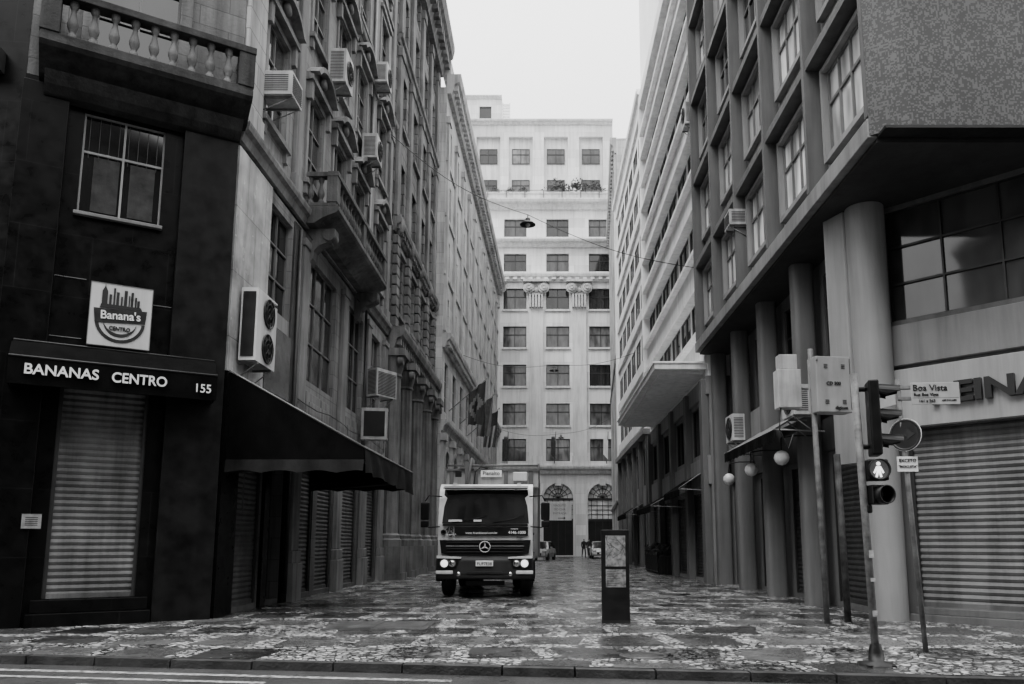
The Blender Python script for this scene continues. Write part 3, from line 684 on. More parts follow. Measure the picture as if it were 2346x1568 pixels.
# ---------------------------------------------------------------- end-of-street bank palace
Dd=thing('palace_building','pale monumental stone building closing the street, with pilasters and arches','building',(-14,78,0))
fd=Fac(Dd,-14,78,0); X=lambda x:x+14
cx=[-12,-7.5,-3.0,1.5,6.0,10.5,15]
ops=[]; arch=[]
for x in cx: arch.append((X(x)-1.5,X(x)+1.5,.1,7.4))
rows=[9.6,13.3,17.4,21.5,25.6]
for z in rows:
    for x in cx: ops.append((X(x)-1.22,X(x)+1.22,z,z+2.3))
for z in (29.75,33.6):
    for x in cx: ops.append((X(x)-1.2,X(x)+1.2,z,z+2.0))
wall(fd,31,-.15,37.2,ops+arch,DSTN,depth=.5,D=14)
for o in ops: win_in(fd,o,nx=2,ny=2,rec=.3,fm=FRD,gm=GLL,fr=.14)  # curtain-grey panes; their lighter colour also stands in for haze
def archpart(w,h,spring):
    b=B(); r=w/2; n=16
    pts=[(r*math.cos(math.pi*i/n),spring+r*math.sin(math.pi*i/n)) for i in range(n+1)]
    for i in range(n):
        p,q=pts[i],pts[i+1]
        b.quad((p[0],0.001,p[1]),(q[0],.001,q[1]),(q[0],.001,h),(p[0],.001,h)); b.quad((p[0],0,p[1]),(q[0],0,q[1]),(q[0],.5,q[1]),(p[0],.5,p[1]))
        k=1.16; b.prism([(p[0],p[1]),(q[0],q[1]),(q[0]*k,spring+(q[1]-spring)*k),(p[0]*k,spring+(p[1]-spring)*k)],'y',-.14,-.002)
    b.box(r,r*1.16,-.139,-.003,0,spring); b.box(-r*1.16,-r,-.139,-.003,0,spring); b.box(-.3,.3,-.25,-.001,h-.35,h+.35)
    return b.mesh('arch',[DTRM])
apm=archpart(3.0,7.45,5.85)
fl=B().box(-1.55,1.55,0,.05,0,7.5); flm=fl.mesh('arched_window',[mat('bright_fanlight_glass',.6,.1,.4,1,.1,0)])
fr=B().box(-1.5,1.5,-.1,-.01,5.65,5.85).box(-1.5,1.5,-.1,-.01,3.5,3.75).box(-1.5,1.5,-.05,-.005,.0,3.5,1)
for i in range(-2,3): fr.box(i*.56-.03,i*.56+.03,-.08,-.012,3.75,5.65)
for z in (4.2,4.65,5.1): fr.box(-1.5,1.5,-.07,-.013,z,z+.04)
for i in range(1,8):
    a0=math.pi*i/8; fr.tube([(0,-.06,5.85),(1.45*math.cos(a0),-.06,5.85+1.45*math.sin(a0))],.03,5)
for q in (.5,.95):
    fr.tube([(q*math.cos(math.pi*i/12),-.07,5.85+q*math.sin(math.pi*i/12)) for i in range(13)],.03,5)
fr.box(-.04,.04,-.07,-.051,0,3.5,0).box(-.75,-.7,-.07,-.051,0,3.5,0).box(.7,.75,-.07,-.051,0,3.5,0)
frm=fr.mesh('frame',[FRD,DARK])
for x in cx:
    fd.put('arch',apm,u=X(x),z=0); o=fd.put('arched_window',flm,u=X(x),y=.25,z=0); part(o,'frame',frm)
pb=B().box(-.72,.72,-.3,-.002,0,16.3)
pb.box(-.85,.85,-.4,-.002,-.6,-.001).box(-.8,.8,-.36,-.301,0,.4)
cap=B()
for i in range(5): cap.box(-.74+i*.31,-.54+i*.31,-.70,-.003,-.3,1.1)
cap.box(-.85,.85,-.42,-.004,1.101,1.35)
for sx in (-.78,.78):
    for r,d in ((.6,-.65),(.42,-.85),(.22,-1.05)): cap.lathe((sx,d,1.75),[(r,0),(r*.96,-.06),(r*.72,-.07),(r*.70,0),(r*.70,.4)],18,'y')
cap.box(-.62,.62,-.50,-.004,1.9,2.34).box(-1.35,1.35,-1.0,-.004,2.37,2.58).lathe((0,-.50,1.6),[(.3,0),(.2,-.12),(.02,-.15)],10,'y')
pm_,cm_=pb.mesh('pilaster',[DTRM]),cap.mesh('capital',[DCAP])
for x in [(cx[i]+cx[i+1])/2 for i in range(6)]:
    o=fd.put('pilaster',pm_,u=X(x),z=9.7); part(o,'capital',cm_,loc=(0,0,16.3))
cornice(fd,31,8.3,.7,.8,DTRM); cornice(fd,31,28.6,.7,.8,DTRM,dent=.8); cornice(fd,31,32.4,1.0,.7,DTRM); cornice(fd,31,36.6,1.1,.9,DTRM)
dsm=B().box(-1.32,1.32,-.18,.0,-.2,-.003).mesh('window_sill',[DTRM])
for z in rows[1:]:
    for x in cx: fd.put('window_sill',dsm,u=X(x),z=z)
fd.put('terrace_parapet',B().box(0,31,.3,.6,37.5,38.6).box(0,31,.2,.7,38.601,38.8),DTRM)
b=B()
for i in range(16): b.box(i*2-.05,i*2+.05,.1,.2,37.5,38.9)
b.box(0,31,.12,.18,38.9,38.96)
fd.put('terrace_railing',b,FRM)
fu=Fac(Dd,-10.2,81,0); W2=18.0
rec=[]
for x in (-6.2,-2.55,1.4,5.35):
    u=x+10.2; rec.append((u-1.35,u+1.35,38.8,46.7))
wall(fu,W2,37.0,48.4,rec,DSTN,depth=.45,D=10,name='upper_wall')
fr2=Fac(Dd,-10.2,81.45,0)
ops=[]
for x in (-6.2,-2.55,1.4,5.35):
    for z in (39.9,43.6): ops.append((x+10.2-1.0,x+10.2+1.0,z,z+1.8))
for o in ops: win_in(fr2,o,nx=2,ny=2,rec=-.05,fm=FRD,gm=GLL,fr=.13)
rpm=B().box(-1.35,1.35,.02,.3,38.8,46.7).mesh('recess_panel',[DTRM])
for r_ in rec: fr2.put('recess_panel',rpm,u=(r_[0]+r_[1])/2)
cornice(fu,W2,48.1,.5,.5,DTRM); 
ft=Fac(Dd,-10.0,82.5,0)
wall(ft,5.2,48.6,52.4,[(2.6,4.0,49.4,51.3)],DSTN,depth=.3,D=6,name='roof_house'); win_in(ft,(2.6,4.0,49.4,51.3),nx=1,ny=1,gm=GLD)
cornice(ft,5.2,52.2,.3,.35,DTRM)
b=B()
for i in range(8): b.box(5.35,6.1,-.2,0,48.8+i*.35,49.0+i*.35)
b.box(5.3,5.38,-.22,.2,48.6,51.6).box(6.08,6.16,-.22,.2,48.6,51.6)
ft.put('roof_vent',b,WHT)
def shrub(x,y,z,r,label,n=260,group=None):
    t=thing('shrub',label,'plant',(x,y,z),0,group)
    part(t,'trunk',B().tube([(0,0,0),(.03,0,r*.5),(.1*r,0,r)],.05*r),POLE)
    b=B(); rr=random.Random(int(x*100))
    for i in range(n):
        a0=rr.uniform(0,6.28); e=rr.uniform(0,1.5); q=r*rr.uniform(.5,1.05)*(1+.25*math.sin(a0*3))
        c=Vector((q*math.cos(a0)*math.cos(e)*1.2,q*math.sin(a0)*math.cos(e)*1.2,q*math.sin(e)*.9+.15*r)); s=r*rr.uniform(.08,.16)
        d1=Vector((rr.uniform(-1,1),rr.uniform(-1,1),rr.uniform(-1,1))).normalized()*s; d2=d1.cross(Vector((rr.uniform(-1,1),rr.uniform(-1,1),rr.uniform(-1,1)))).normalized()*s*.6
        b.quad(c-d1,c+d2,c+d1,c-d2)
    part(t,'foliage',b,LEAF)
for x,r in ((-5.2,.7),(-3.6,.65),(-2.2,.7),(1.5,1.3),(3.6,1.35),(5.6,1.1)): shrub(x,78.5,38.6,r,'leafy shrub growing on roof terrace',group='terrace shrubs')
s=thing('info_banner','white banner with lettering inside arched doorway','banner',(1.75,78.1,3.6))
part(s,'sheet',B().box(-1.15,1.1,0,.03,-.0,1.9),mat('banner_cloth',.6,.7,.1))
for i,q in enumerate(('VIADUTO','DO CHA','ENTRADA')): txt(s,q[:7],.3,FRM,(-.1,-.02,1.5-i*.4))
part(s,'arrow',B().box(-.3,.3,-.02,-.005,.2,.26).prism([(.3,.1),(.3,.36),(.5,.23)],'y',-.02,-.005),BLACK)
for x in (-3.7,1.1,6.4):
    t=thing('facade_flag','limp flag on short pole above arched entrance','flag',(x,77.5,9.6),0,'flags above arched entrance')
    part(t,'pole',B().tube([(0,0,-.3),(.15,-.6,2.9)],.05),FRM)
    b=B()
    for k in range(5): b.add([(.14-.09*k,-.5+.05*(k%2),2.5),(.05-.09*k,-.5+.05*((k+1)%2),2.3),(0.0-.09*k,-.4,.2+.1*k),(.1-.09*k,-.4+.05*(k%2),.1+.1*k)],[(0,1,2,3)],0,True)
    part(t,'flag_cloth',b,WHITE if x>4 else CLO2)

# ---------------------------------------------------------------- grey office building with overhang (right)
E=thing('office_building','grey modernist office block with gridded overhanging facade on round columns','building',(5.8,26.4,0))
fe=Fac(E,5.8,26.4,-90); We=14.55; nb=5; bw_=We/nb; z0=8.05; fh=3.12; nf=5; top=z0+fh*nf
ops=[]
for i in range(nb):
    for k in range(nf): ops.append((i*bw_+.32,(i+1)*bw_-.32,z0+k*fh+1.0,z0+k*fh+2.8))
wall(fe,We,z0,top+.8,ops,SPAN,depth=.2,D=9,name='upper_wall')
for i,o in enumerate(ops): win_in(fe,o,nx=4,ny=2,rec=.02,fm=FRM,gm=GLB if (i*7)%5<3 or i in (20,15,21) else GLS,fr=.09)
fin=B().box(-.07,.07,-.42,-.002,z0+.36,top+.1).mesh('facade_fin',[CONC])
for i in range(nb+1): fe.put('facade_fin',fin,u=min(max(i*bw_,.08),We-.08))
beam=B().box(.0,We,-.38,-.003,-.10,.10).mesh('floor_beam',[CONC])
for k in range(1,nf+1): fe.put('floor_beam',beam,z=z0+k*fh)
fe.put('edge_beam',B().box(0,We+.0,-.45,-.003,z0-.04,z0+.3),mat('edge_beam_grey',.18,.6,.2,.8,.4,.1),bevel=.015)
wf=B().box(-bw_/2+.24,bw_/2-.24,-.14,-.002,-.12,-.003).box(-bw_/2+.24,bw_/2-.24,-.14,-.002,1.803,1.9).box(-bw_/2+.22,-bw_/2+.318,-.15,-.002,-.12,1.9).box(bw_/2-.318,bw_/2-.22,-.15,-.002,-.12,1.9)
wfm=wf.mesh('window_surround',[CONL])
for o in ops: fe.put('window_surround',wfm,u=(o[0]+o[1])/2,z=o[2])
ff=Fac(E,5.8,11.85,0)
ff.put('mosaic_panel',B().prism([(-.42,.0),(.12,-.3),(9,-.3),(9,-.003),(-.42,-.003)],'z',z0+.0,top+.8),MOS)
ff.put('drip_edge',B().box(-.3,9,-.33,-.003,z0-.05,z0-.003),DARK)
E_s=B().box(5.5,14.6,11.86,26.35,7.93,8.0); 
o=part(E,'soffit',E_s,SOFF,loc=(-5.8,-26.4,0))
fl_=Fac(E,6.55,26.4,-90); Wf=11.9
low=[];mz=[]
for i in range(4):
    a0=i*bw_+.35; low.append((a0,a0+2.2,.12,3.3)); mz.append((a0,a0+2.2,5.5,7.6))
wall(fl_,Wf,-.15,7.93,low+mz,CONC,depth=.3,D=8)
for o in low: shutter(fl_,o,SHUTD,rec=.08)
for o in mz: win_in(fl_,o,nx=3,ny=2,rec=.1,fm=FRD,gm=GLD)
fl_.put('spandrel',B().box(0,Wf,-.2,-.003,4.4,5.35),CONL,bevel=.01)
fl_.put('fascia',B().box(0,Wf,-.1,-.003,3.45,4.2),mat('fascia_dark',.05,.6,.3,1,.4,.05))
col=B().prism([(.20*math.copysign(abs(math.cos(a))**.55,math.cos(a)),.26*math.copysign(abs(math.sin(a))**.55,math.sin(a))) for a in [2*math.pi*i/28 for i in range(28)]],'z',-.1,7.92,sm=True)
colm=col.mesh('column',[COLM])
for i in range(4): fl_.put('column',colm,u=.1+i*bw_,y=-.42)
col=B().lathe((0,0,0),[(.34,-.1),(.36,7.92)],28); fl_.put('column',col,CONL,u=12.0,y=-.22,label='thick pale round corner column')
fl_.put('pier',B().prism([(11.35,-.80),(11.85,-.60),(11.85,-.05),(11.35,-.02)],'z',2.9,7.92),CONL,bevel=.02)
fs_=Fac(E,6.55,14.6,-45); Wp=4.4
so=[(.42,4.2,.25,3.5)]; sw=[(.25,4.2,5.62,7.85)]
wall(fs_,Wp,-.15,7.93,so+sw,CONC,depth=.3,D=4,name='shop_wall')
shutter(fs_,so[0],SHUT,rec=.1,pitch=.115)
win_in(fs_,sw[0],nx=4,ny=3,rec=.12,fm=FRD,gm=glassmat('shop_glass_grey',.03,.07),fr=.06)
fs_.put('shop_fascia',B().box(.2,4.4,-.2,-.003,3.52,4.62),mat('fascia_white',.30,.6,.12,.7,.3,.04),bevel=.01)
fs_.put('spandrel',B().box(.12,4.4,-.12,-.003,4.72,5.5),mat('spandrel_grey',.17,.7,.15,.7,.3,.04),bevel=.01)
fs_.put('step',B().box(.3,4.4,-.2,-.003,-.1,.12).box(.4,4.4,-.1,.1,.121,.24),CONC,bevel=.01)
o=txt(E,'REINA',.50,BLACK,(0,0,0),bold=.018,sx=1.3,ext=.05); p=fs_.world(1.86,-.26,4.04); o.location=(p[0]-5.8,p[1]-26.4,p[2]); o.rotation_euler=(R(90),0,R(-45))
o['label']='black raised lettering on pale shop fascia'

# ---------------------------------------------------------------- white banded building
Fw=thing('banded_building','white modern office block with projecting horizontal bands and entrance canopy','building',(5.8,41,0))
fw=Fac(Fw,5.8,41,-90); Ww=14.58
ops=[];low=[]
for k in range(6):
    z=8.9+k*3.1
    for i in range(6): a0=.45+i*2.3; ops.append((a0,a0+2.0,z+.0,z+1.5))
for i in range(4): low.append((.6+i*3.6,3.2+i*3.6,.12,3.2)); low.append((.6+i*3.6,3.2+i*3.6,4.6,6.4))
wall(fw,Ww,7.201,26.6,ops,WHT,depth=.35,D=4,name='upper_wall'); wall(fw,Ww,-.15,7.2,low,WGR,depth=.35,D=4)
for o in ops: win_in(fw,o,nx=2,ny=1,rec=.05,fm=FRM,gm=GLK)
for i,o in enumerate(low): (shutter(fw,o,SHUTD,rec=.08) if i%2==0 else win_in(fw,o,nx=3,ny=1,gm=GLD,rec=.1))
bd=B().box(.15,Ww-.05,-.36,-.003,0,.14).box(.15,Ww-.05,-.12,-.003,-1.05,-.001).box(.15,Ww-.05,-.36,-.003,1.66,1.78).box(.15,.28,-.36,-.004,.141,1.659).box(Ww-.18,Ww-.05,-.36,-.004,.141,1.659)
bdm=bd.mesh('projecting_band',[WHT])
for k in range(6): fw.put('projecting_band',bdm,z=8.72+k*3.1)
fw.put('parapet',B().box(0,Ww,-.3,-.003,26.3,26.9),WHT)
fw.put('ground_cladding',B().box(0,Ww,-.1,-.003,3.4,4.4),CONL); fw.put('upper_cladding',B().box(0,Ww,-.1,-.003,6.55,7.2),CONL)
cn=B().box(.8,Ww-.3,-1.85,-.003,7.50,7.70).box(.75,Ww-.25,-1.9,-.004,7.701,7.78).box(1.1,Ww-.7,-1.6,-.01,7.40,7.499)
fw.put('canopy',cn,WHT,bevel=.015)
for u in (0.3,3.9,7.5,11.1,14.2): fw.put('pilaster',B().box(u-.25,u+.25,-.25,-.002,-.1,7.1),COLM,bevel=.02)

Gg=thing('plain_office_building','grey-white office block with ribbon windows and shops below','building',(5.75,57,0))
fg=Fac(Gg,5.75,57,-90); Wg=15.95
ops=[];low=[]
for k in range(6):
    for i in range(6): a0=.5+i*2.55; ops.append((a0,a0+2.1,8.6+k*3.05,10.3+k*3.05))
for i in range(5): low.append((.5+i*3.1,2.8+i*3.1,.12,3.3)); low.append((.5+i*3.1,2.8+i*3.1,4.6,6.6))
wall(fg,Wg,7.301,27,ops,WHT,depth=.35,D=4,name='upper_wall'); wall(fg,Wg,-.15,7.3,low,WGR,depth=.35,D=4)
for o in ops: win_in(fg,o,nx=2,ny=1,rec=.05,fm=FRM,gm=GLK)
for i,o in enumerate(low): (shutter(fg,o,SHUTD,rec=.08) if i%2==0 else win_in(fg,o,nx=2,ny=1,gm=GLD,rec=.1))
for k in range(7): fg.put('projecting_band',B().box(.0,Wg-.1,-.15,-.003,7.9+k*3.05,8.5+k*3.05),WHT)
fg.put('edge_pier',B().box(Wg-.45,Wg-.05,-.25,-.002,7.5,27.2),WHT); fg.put('edge_pier',B().box(0,.4,-.25,-.002,7.5,27.2),WHT); cornice(fg,Wg,26.6,.4,.7,WHT)
for u in (.15,3.2,6.3,9.4,12.5,15.6): fg.put('pilaster',B().box(u-.2,u+.2,-.22,-.002,-.1,7.2),COLM,bevel=.02)
fg.put('ledge',B().box(0,Wg,-.4,-.003,7.2,7.5),WGR)

Hh=thing('old_stone_building','aged grey stone building with pilasters and parapet','building',(7.1,77.5,0))
fh_=Fac(Hh,7.1,77.5,-93.7); Wh=20.4
ops=[]
for k in range(9):
    for i in range(6): a0=.9+i*3.3; ops.append((a0,a0+1.5,1.0+k*3.7,min(3.3+k*3.7,31.9)))
ops=[o for o in ops if o[3]-o[2]>1]
wall(fh_,Wh,-.15,33.2,ops,CSTN,depth=.35,D=3)
for o in ops: win_in(fh_,o,nx=2,ny=2,rec=.12)
for i in range(7): fh_.put('pilaster',B().box(-.3,.3,-.2,-.002,-.1,31.9),CTRM,u=.35+i*3.28,bevel=.02)
cornice(fh_,Wh,32,.5,1.3,CTRM,dent=.7); cornice(fh_,Wh,4.2,.3,.4,CTRM); cornice(fh_,Wh,15.3,.3,.4,CTRM)

Tt=thing('high_rise','pale high-rise tower rising behind lower buildings','building',(11.2,70,0))
ft=Fac(Tt,11.2,70,0); 
tops=[(1+i*3,2.6+i*3,30+k*3.4,31.6+k*3.4) for i in range(3) for k in range(10)]
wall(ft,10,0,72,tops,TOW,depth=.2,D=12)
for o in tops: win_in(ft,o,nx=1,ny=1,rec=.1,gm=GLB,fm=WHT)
for u in (0,9.7): ft.put('corner_pier',B().box(0,.3,-.1,-.002,0,72),TOW,u=u)

# ---------------------------------------------------------------- pendant street lamps on wires
def pend(p0,p1,lp,sc,label):
    t=thing('pendant_street_lamp',label,'street lamp',lp,0,'pendant lamps over street')
    pts=[]; lp=Vector(lp); p0=Vector(p0); p1=Vector(p1)
    for i in range(13):
        s=i/12; q=p0.lerp(lp+Vector((0,0,.35)),s); q.z-=.5*math.sin(math.pi*s); pts.append(q-lp)
    for i in range(1,17):
        s=i/16; q=(lp+Vector((0,0,.35))).lerp(p1,s); q.z-=.35*math.sin(math.pi*s); pts.append(q-lp)
    part(t,'wire',B().tube(pts,.015*sc,5),DARK)
    part(t,'lamp_shade',B().lathe((0,0,0),[(.05,.22),(.09,.2),(.1,.1),(.22,.03),(.3,-.04),(.3,-.06),(.2,-.02),(.02,.0)],18).tube([(0,0,.2),(0,0,.36)],.02),DARK)
    part(t,'bulb',B().lathe((0,0,-.06),[(.01,-.08),(.08,-.04),(.09,.02),(.04,.07)],12),OPAL)
pend((-6.15,28.7,17.6),(5.8,27.2,11.4),(-.6,28,13.5),1,'black bell-shaped lamp hanging from wire across street')
pend((-5.5,48,13.4),(5.8,47,13.2),(.68,48,12.3),1.0,'black bell-shaped lamp hanging from wire across street')
pend((-5.0,68,11.8),(6.0,67,12.3),(1.55,67.5,10.6),1.0,'black bell-shaped lamp hanging from wire across street')

# ---------------------------------------------------------------- garbage truck
T=thing('garbage_truck','white garbage truck with black bumper and lit headlights parked facing viewer','truck',(-1.5,20,0),0)
cab=B()
sp_=[(.06,.95),(.03,1.5),(.0,1.86),(.16,2.55),(.26,2.82),(.5,2.93),(1.9,2.93),(2.0,2.8),(2.0,.95)]
cab.prism(sp_,'x',-1.22,1.22)
part(T,'cab',cab,TRW,bevel=.10,seg=4)
ws=B(); nx_=12; vs=[]
for i in range(nx_+1):
    t=-1+2*i/nx_; bow=.10*t*t
    for z_,y_,hw in ((1.88,-.055,1.13),(2.32,.05,1.12),(2.77,.165,1.09)): vs.append((t*hw,y_+bow*.6,z_))
ws.add(vs,[(i*3+j,(i+1)*3+j,(i+1)*3+j+1,i*3+j+1) for i in range(nx_) for j in range(2)],0,True)
part(T,'windscreen',ws,GLD)
part(T,'windscreen_surround',B().box(-1.1,1.1,-.06,-.01,1.82,1.875).box(-1.08,1.08,.10,.2,2.775,2.81),PLA,bevel=.008)
for pts in ([(-.9,-.07,1.9),(-.3,-.06,2.0),(.05,-.05,2.1)],[(.2,-.07,1.9),(.7,-.05,2.0),(1.0,.0,2.1)]): part(T,'wiper',B().tube(pts,.01),PLA)
part(T,'sun_visor',B().prism([(-.06,2.80),(-.05,2.78),(.2,2.84),(.2,2.87)],'x',-1.1,1.1),TRG)
part(T,'front_band',B().box(-.80,1.1,-.035,.02,1.57,1.80),PLA,bevel=.01)
gr=B().prism([(-1.17,1.46),(1.17,1.46),(1.12,1.12),(.9,1.06),(-.9,1.06),(-1.12,1.12)],'y',-.05,.03)
for z in (1.14,1.22,1.38,1.42): gr.box(-.98,.98,-.085,-.051,z,z+.03)
part(T,'grille',gr,PLA,bevel=.008)
part(T,'grille_bar',B().box(-1.0,1.0,-.095,-.086,1.29,1.32),TRG,bevel=.006)
b=B().lathe((0,-.1,1.29),[(.145,0),(.145,-.02),(.128,-.02),(.128,0)],28,'y')
for k in range(3):
    a0=math.pi/2+k*2*math.pi/3; pa,pb2=a0+1.57,a0-1.57
    b.prism([(.018*math.cos(pa),1.29+.018*math.sin(pa)),(.13*math.cos(a0),1.29+.13*math.sin(a0)),(.018*math.cos(pb2),1.29+.018*math.sin(pb2))],'y',-.125,-.105)
part(T,'star_emblem',b,BRT)
bp=B().prism([(-.12,.46),(-.16,.62),(-.16,.98),(-.06,1.05),(.35,1.05),(.5,.5)],'x',-1.24,1.24)
part(T,'bumper',bp,mat('bumper_grey',.016,.6,.3,3,.3,.05,50),bevel=.06,seg=3)
part(T,'bumper_trim',B().box(-.7,.7,-.18,-.161,.50,.56).box(-.45,.45,-.185,-.161,.60,.66),DARK,bevel=.006)
for sx in (-1,1): part(T,'headlamp_panel',B().prism([(sx*1.20,.76),(sx*.72,.76),(sx*.66,.99),(sx*1.20,1.0)],'y',-.2,-.161),PLA,bevel=.015)
for sx in (-1,1): part(T,'headlamp_trim',B().prism([(sx*1.22,1.0),(sx*.6,.99),(sx*.6,1.03),(sx*1.22,1.07)],'y',-.19,-.12),TRW,bevel=.01)
for sx in (-1,1): part(T,'lower_corner',B().box(min(sx*1.24,sx*.80),max(sx*1.24,sx*.80),-.20,.3,.60,.69),TRW,bevel=.02)
for sx in (-1,1):
    for dx,r,m in ((1.02,.095,HEAD),(.82,.075,CHR)):
        part(T,'headlight',B().lathe((sx*dx,-.2,.87),[(r*1.25,0),(r*1.25,-.02),(r,-.02),(r*.95,-.012)],18,'y',1,cap=False).lathe((sx*dx,-.2,.87),[(r*.95,-.012),(r*.5,-.03),(.005,-.034)],18,'y',0,cap=False),[m,TRG])
    part(T,'fog_lamp',B().lathe((sx*.66,-.17,.6),[(.06,0),(.05,-.02),(.01,-.025)],12,'y'),CHR)
    q=B().box(-.11,.11,-.05,.07,1.85,2.3).box(-.10,.10,-.06,.06,1.66,1.83)
    o=part(T,'mirror',q,PLA,loc=(sx*1.55,-.12,.12),rz=sx*R(12),bevel=.03)
    part(o,'mirror_arm',B().tube([(-sx*.0,-.0,2.33),(-sx*.08,.05,2.48),(-sx*.36,.28,2.46)],.018).tube([(0,0,1.7),(-sx*.1,.05,1.66),(-sx*.36,.15,1.68)],.018),PLA)
    part(T,'side_window',B().prism([(.3,1.85),(.42,2.7),(1.35,2.7),(1.35,1.85)],'x',sx*1.222-.008,sx*1.222+.008),GLD)
    part(T,'door_handle',B().box(sx*1.235-.012,sx*1.235+.012,1.1,1.3,1.6,1.66),PLA)
    part(T,'wheel_arch',B().prism([(.25,.4),(.3,.95),(.6,1.15),(1.35,1.15),(1.65,.95),(1.7,.4),(1.6,.4),(1.5,.85),(1.25,1.03),(.7,1.03),(.45,.85),(.38,.4)],'x',sx*1.15-.12,sx*1.15+.12),PLA)
    part(T,'step',B().box(sx*1.18-.08,sx*1.18+.08,.1,.35,.42,.48),PLA)
tyre=B().lathe((0,0,0),[(.27,-.14),(.46,-.15),(.5,-.12),(.515,-.06),(.505,-.02),(.515,.0),(.505,.02),(.515,.06),(.5,.12),(.46,.15),(.27,.14)],30,'x').mesh('tyre',[RUB])
rim=B().lathe((0,0,0),[(.28,-.13),(.25,-.1),(.22,-.05),(.12,-.05),(.11,-.14),(.01,-.15)],20,'x').lathe((0,0,0),[(.28,.13),(.25,.1),(.22,.05),(.12,.05),(.11,.14),(.01,.15)],20,'x').mesh('rim',[TRG])
for x,y in ((-1.03,.95),(1.03,.95),(-1.02,4.9),(-.68,4.9),(1.02,4.9),(.68,4.9),(-1.02,6.2),(-.68,6.2),(1.02,6.2),(.68,6.2)):
    o=part(T,'wheel',tyre,loc=(x,y,.515)); part(o,'rim',rim)
part(T,'axle',B().tube([(-1,.95,.5),(1,.95,.5)],.07).tube([(-1,4.9,.5),(1,4.9,.5)],.09).lathe((0,4.9,.5),[(.05,-.3),(.2,-.1),(.2,.1),(.05,.3)],10,'y').box(-.45,-.35,.3,8,.62,.85).box(.35,.45,.3,8,.62,.85).box(-.5,.5,.1,.2,.3,.42),DARK)
bd=B().prism([(2.35,.95),(2.35,3.40),(2.6,3.5),(7.2,3.5),(8.3,2.9),(8.3,.95)],'x',-1.33,1.33)
part(T,'refuse_body',bd,TRB,bevel=.05)
rbm=B().box(-.035,.035,0,.1,1,3.4).mesh('body_rib',[TRG])
for y in (2.9,3.7,4.5,5.3,6.1,6.9):
    for sx in (-1,1): part(T,'body_rib',rbm,loc=(sx*1.35,y,0))
part(T,'body_headboard',B().box(-1.3,1.36,2.1,2.34,2.95,3.5),TRB,bevel=.03)
part(T,'body_rail',B().tube([(-1.3,2.15,3.6),(1.38,2.15,3.6)],.03).tube([(-1.28,2.15,3.5),(-1.28,2.15,3.6)],.02).tube([(1.36,2.15,3.2),(1.36,2.15,3.66)],.03).box(-1.32,1.38,2.03,2.09,3.44,3.5),TRG)
for a_,b_ in ((-1.2,-1.08),(-.5,-.38),(.36,.48),(1.08,1.2)): part(T,'headboard_rib',B().box(a_,b_,2.05,2.099,2.97,3.43),TRG)
part(T,'side_cover',B().box(.62,1.04,1.95,2.04,3.14,3.40),TRW,bevel=.03)
part(T,'lifting_arm',B().box(-.75,-.63,1.95,2.08,2.95,3.7).box(-.9,-.5,1.96,2.07,3.5,3.55).tube([(-.68,1.9,2.95),(-.55,1.9,3.8)],.04),TRG)
part(T,'hydraulic_hose',B().tube([(-.5,2.0,2.95),(-.45,1.95,3.4),(-.3,1.98,3.55),(-.1,2.0,3.5)],.02),RUB)
s_=part(T,'name_board',B().box(-.3,.3,2.0,2.045,3.26,3.45),WHITE,bevel=.01)
txt(T,'Planalto',.155,BLACK,(0,1.99,3.36),sx=1)
part(T,'camera_box',B().box(-1.02,-.85,1.9,1.99,3.25,3.40),DARK)
txt(T,'www.4rambiental.com.br',.08,WHITE,(-.1,-.043,1.64)); txt(T,'4146-1000',.105,WHITE,(.82,-.043,1.65),bold=.001); txt(T,'transporte',.045,WHITE,(.75,-.043,1.745))
txt(T,'4R',.2,BLACK,(-.93,-.03,1.72),bold=.003,shear=.2,name='emblem_lettering') ; part(T,'emblem_disc',B().lathe((-1.08,-.028,1.66),[(.07,0),(.07,-.008),(.04,-.008),(.04,0)],16,'y').lathe((-.9,-.028,1.6),[(.06,0),(.06,-.008)],14,'y'),BLACK)
txt(T,'Ambiental',.06,WHITE,(-.88,-.04,1.60)); txt(T,'Atego',.07,BLACK,(.88,-.02,1.52),shear=.3,bold=.001)
pl=part(T,'license_plate',B().box(-.22,.22,-.21,-.19,.80,.94),WHITE,bevel=.005); txt(T,'FUF7E38',.105,BLACK,(0,-.214,.86),bold=.001)
for a_,b_ in ((-.95,-.6),(-.3,-.1)): part(T,'dashboard_paper',B().box(a_,b_,-.075,-.065,1.93,1.98),WHITE)
for sx in (-.85,.85): part(T,'roof_marker',B().box(sx-.05,sx+.05,.4,.46,2.93,2.97),OPAL)

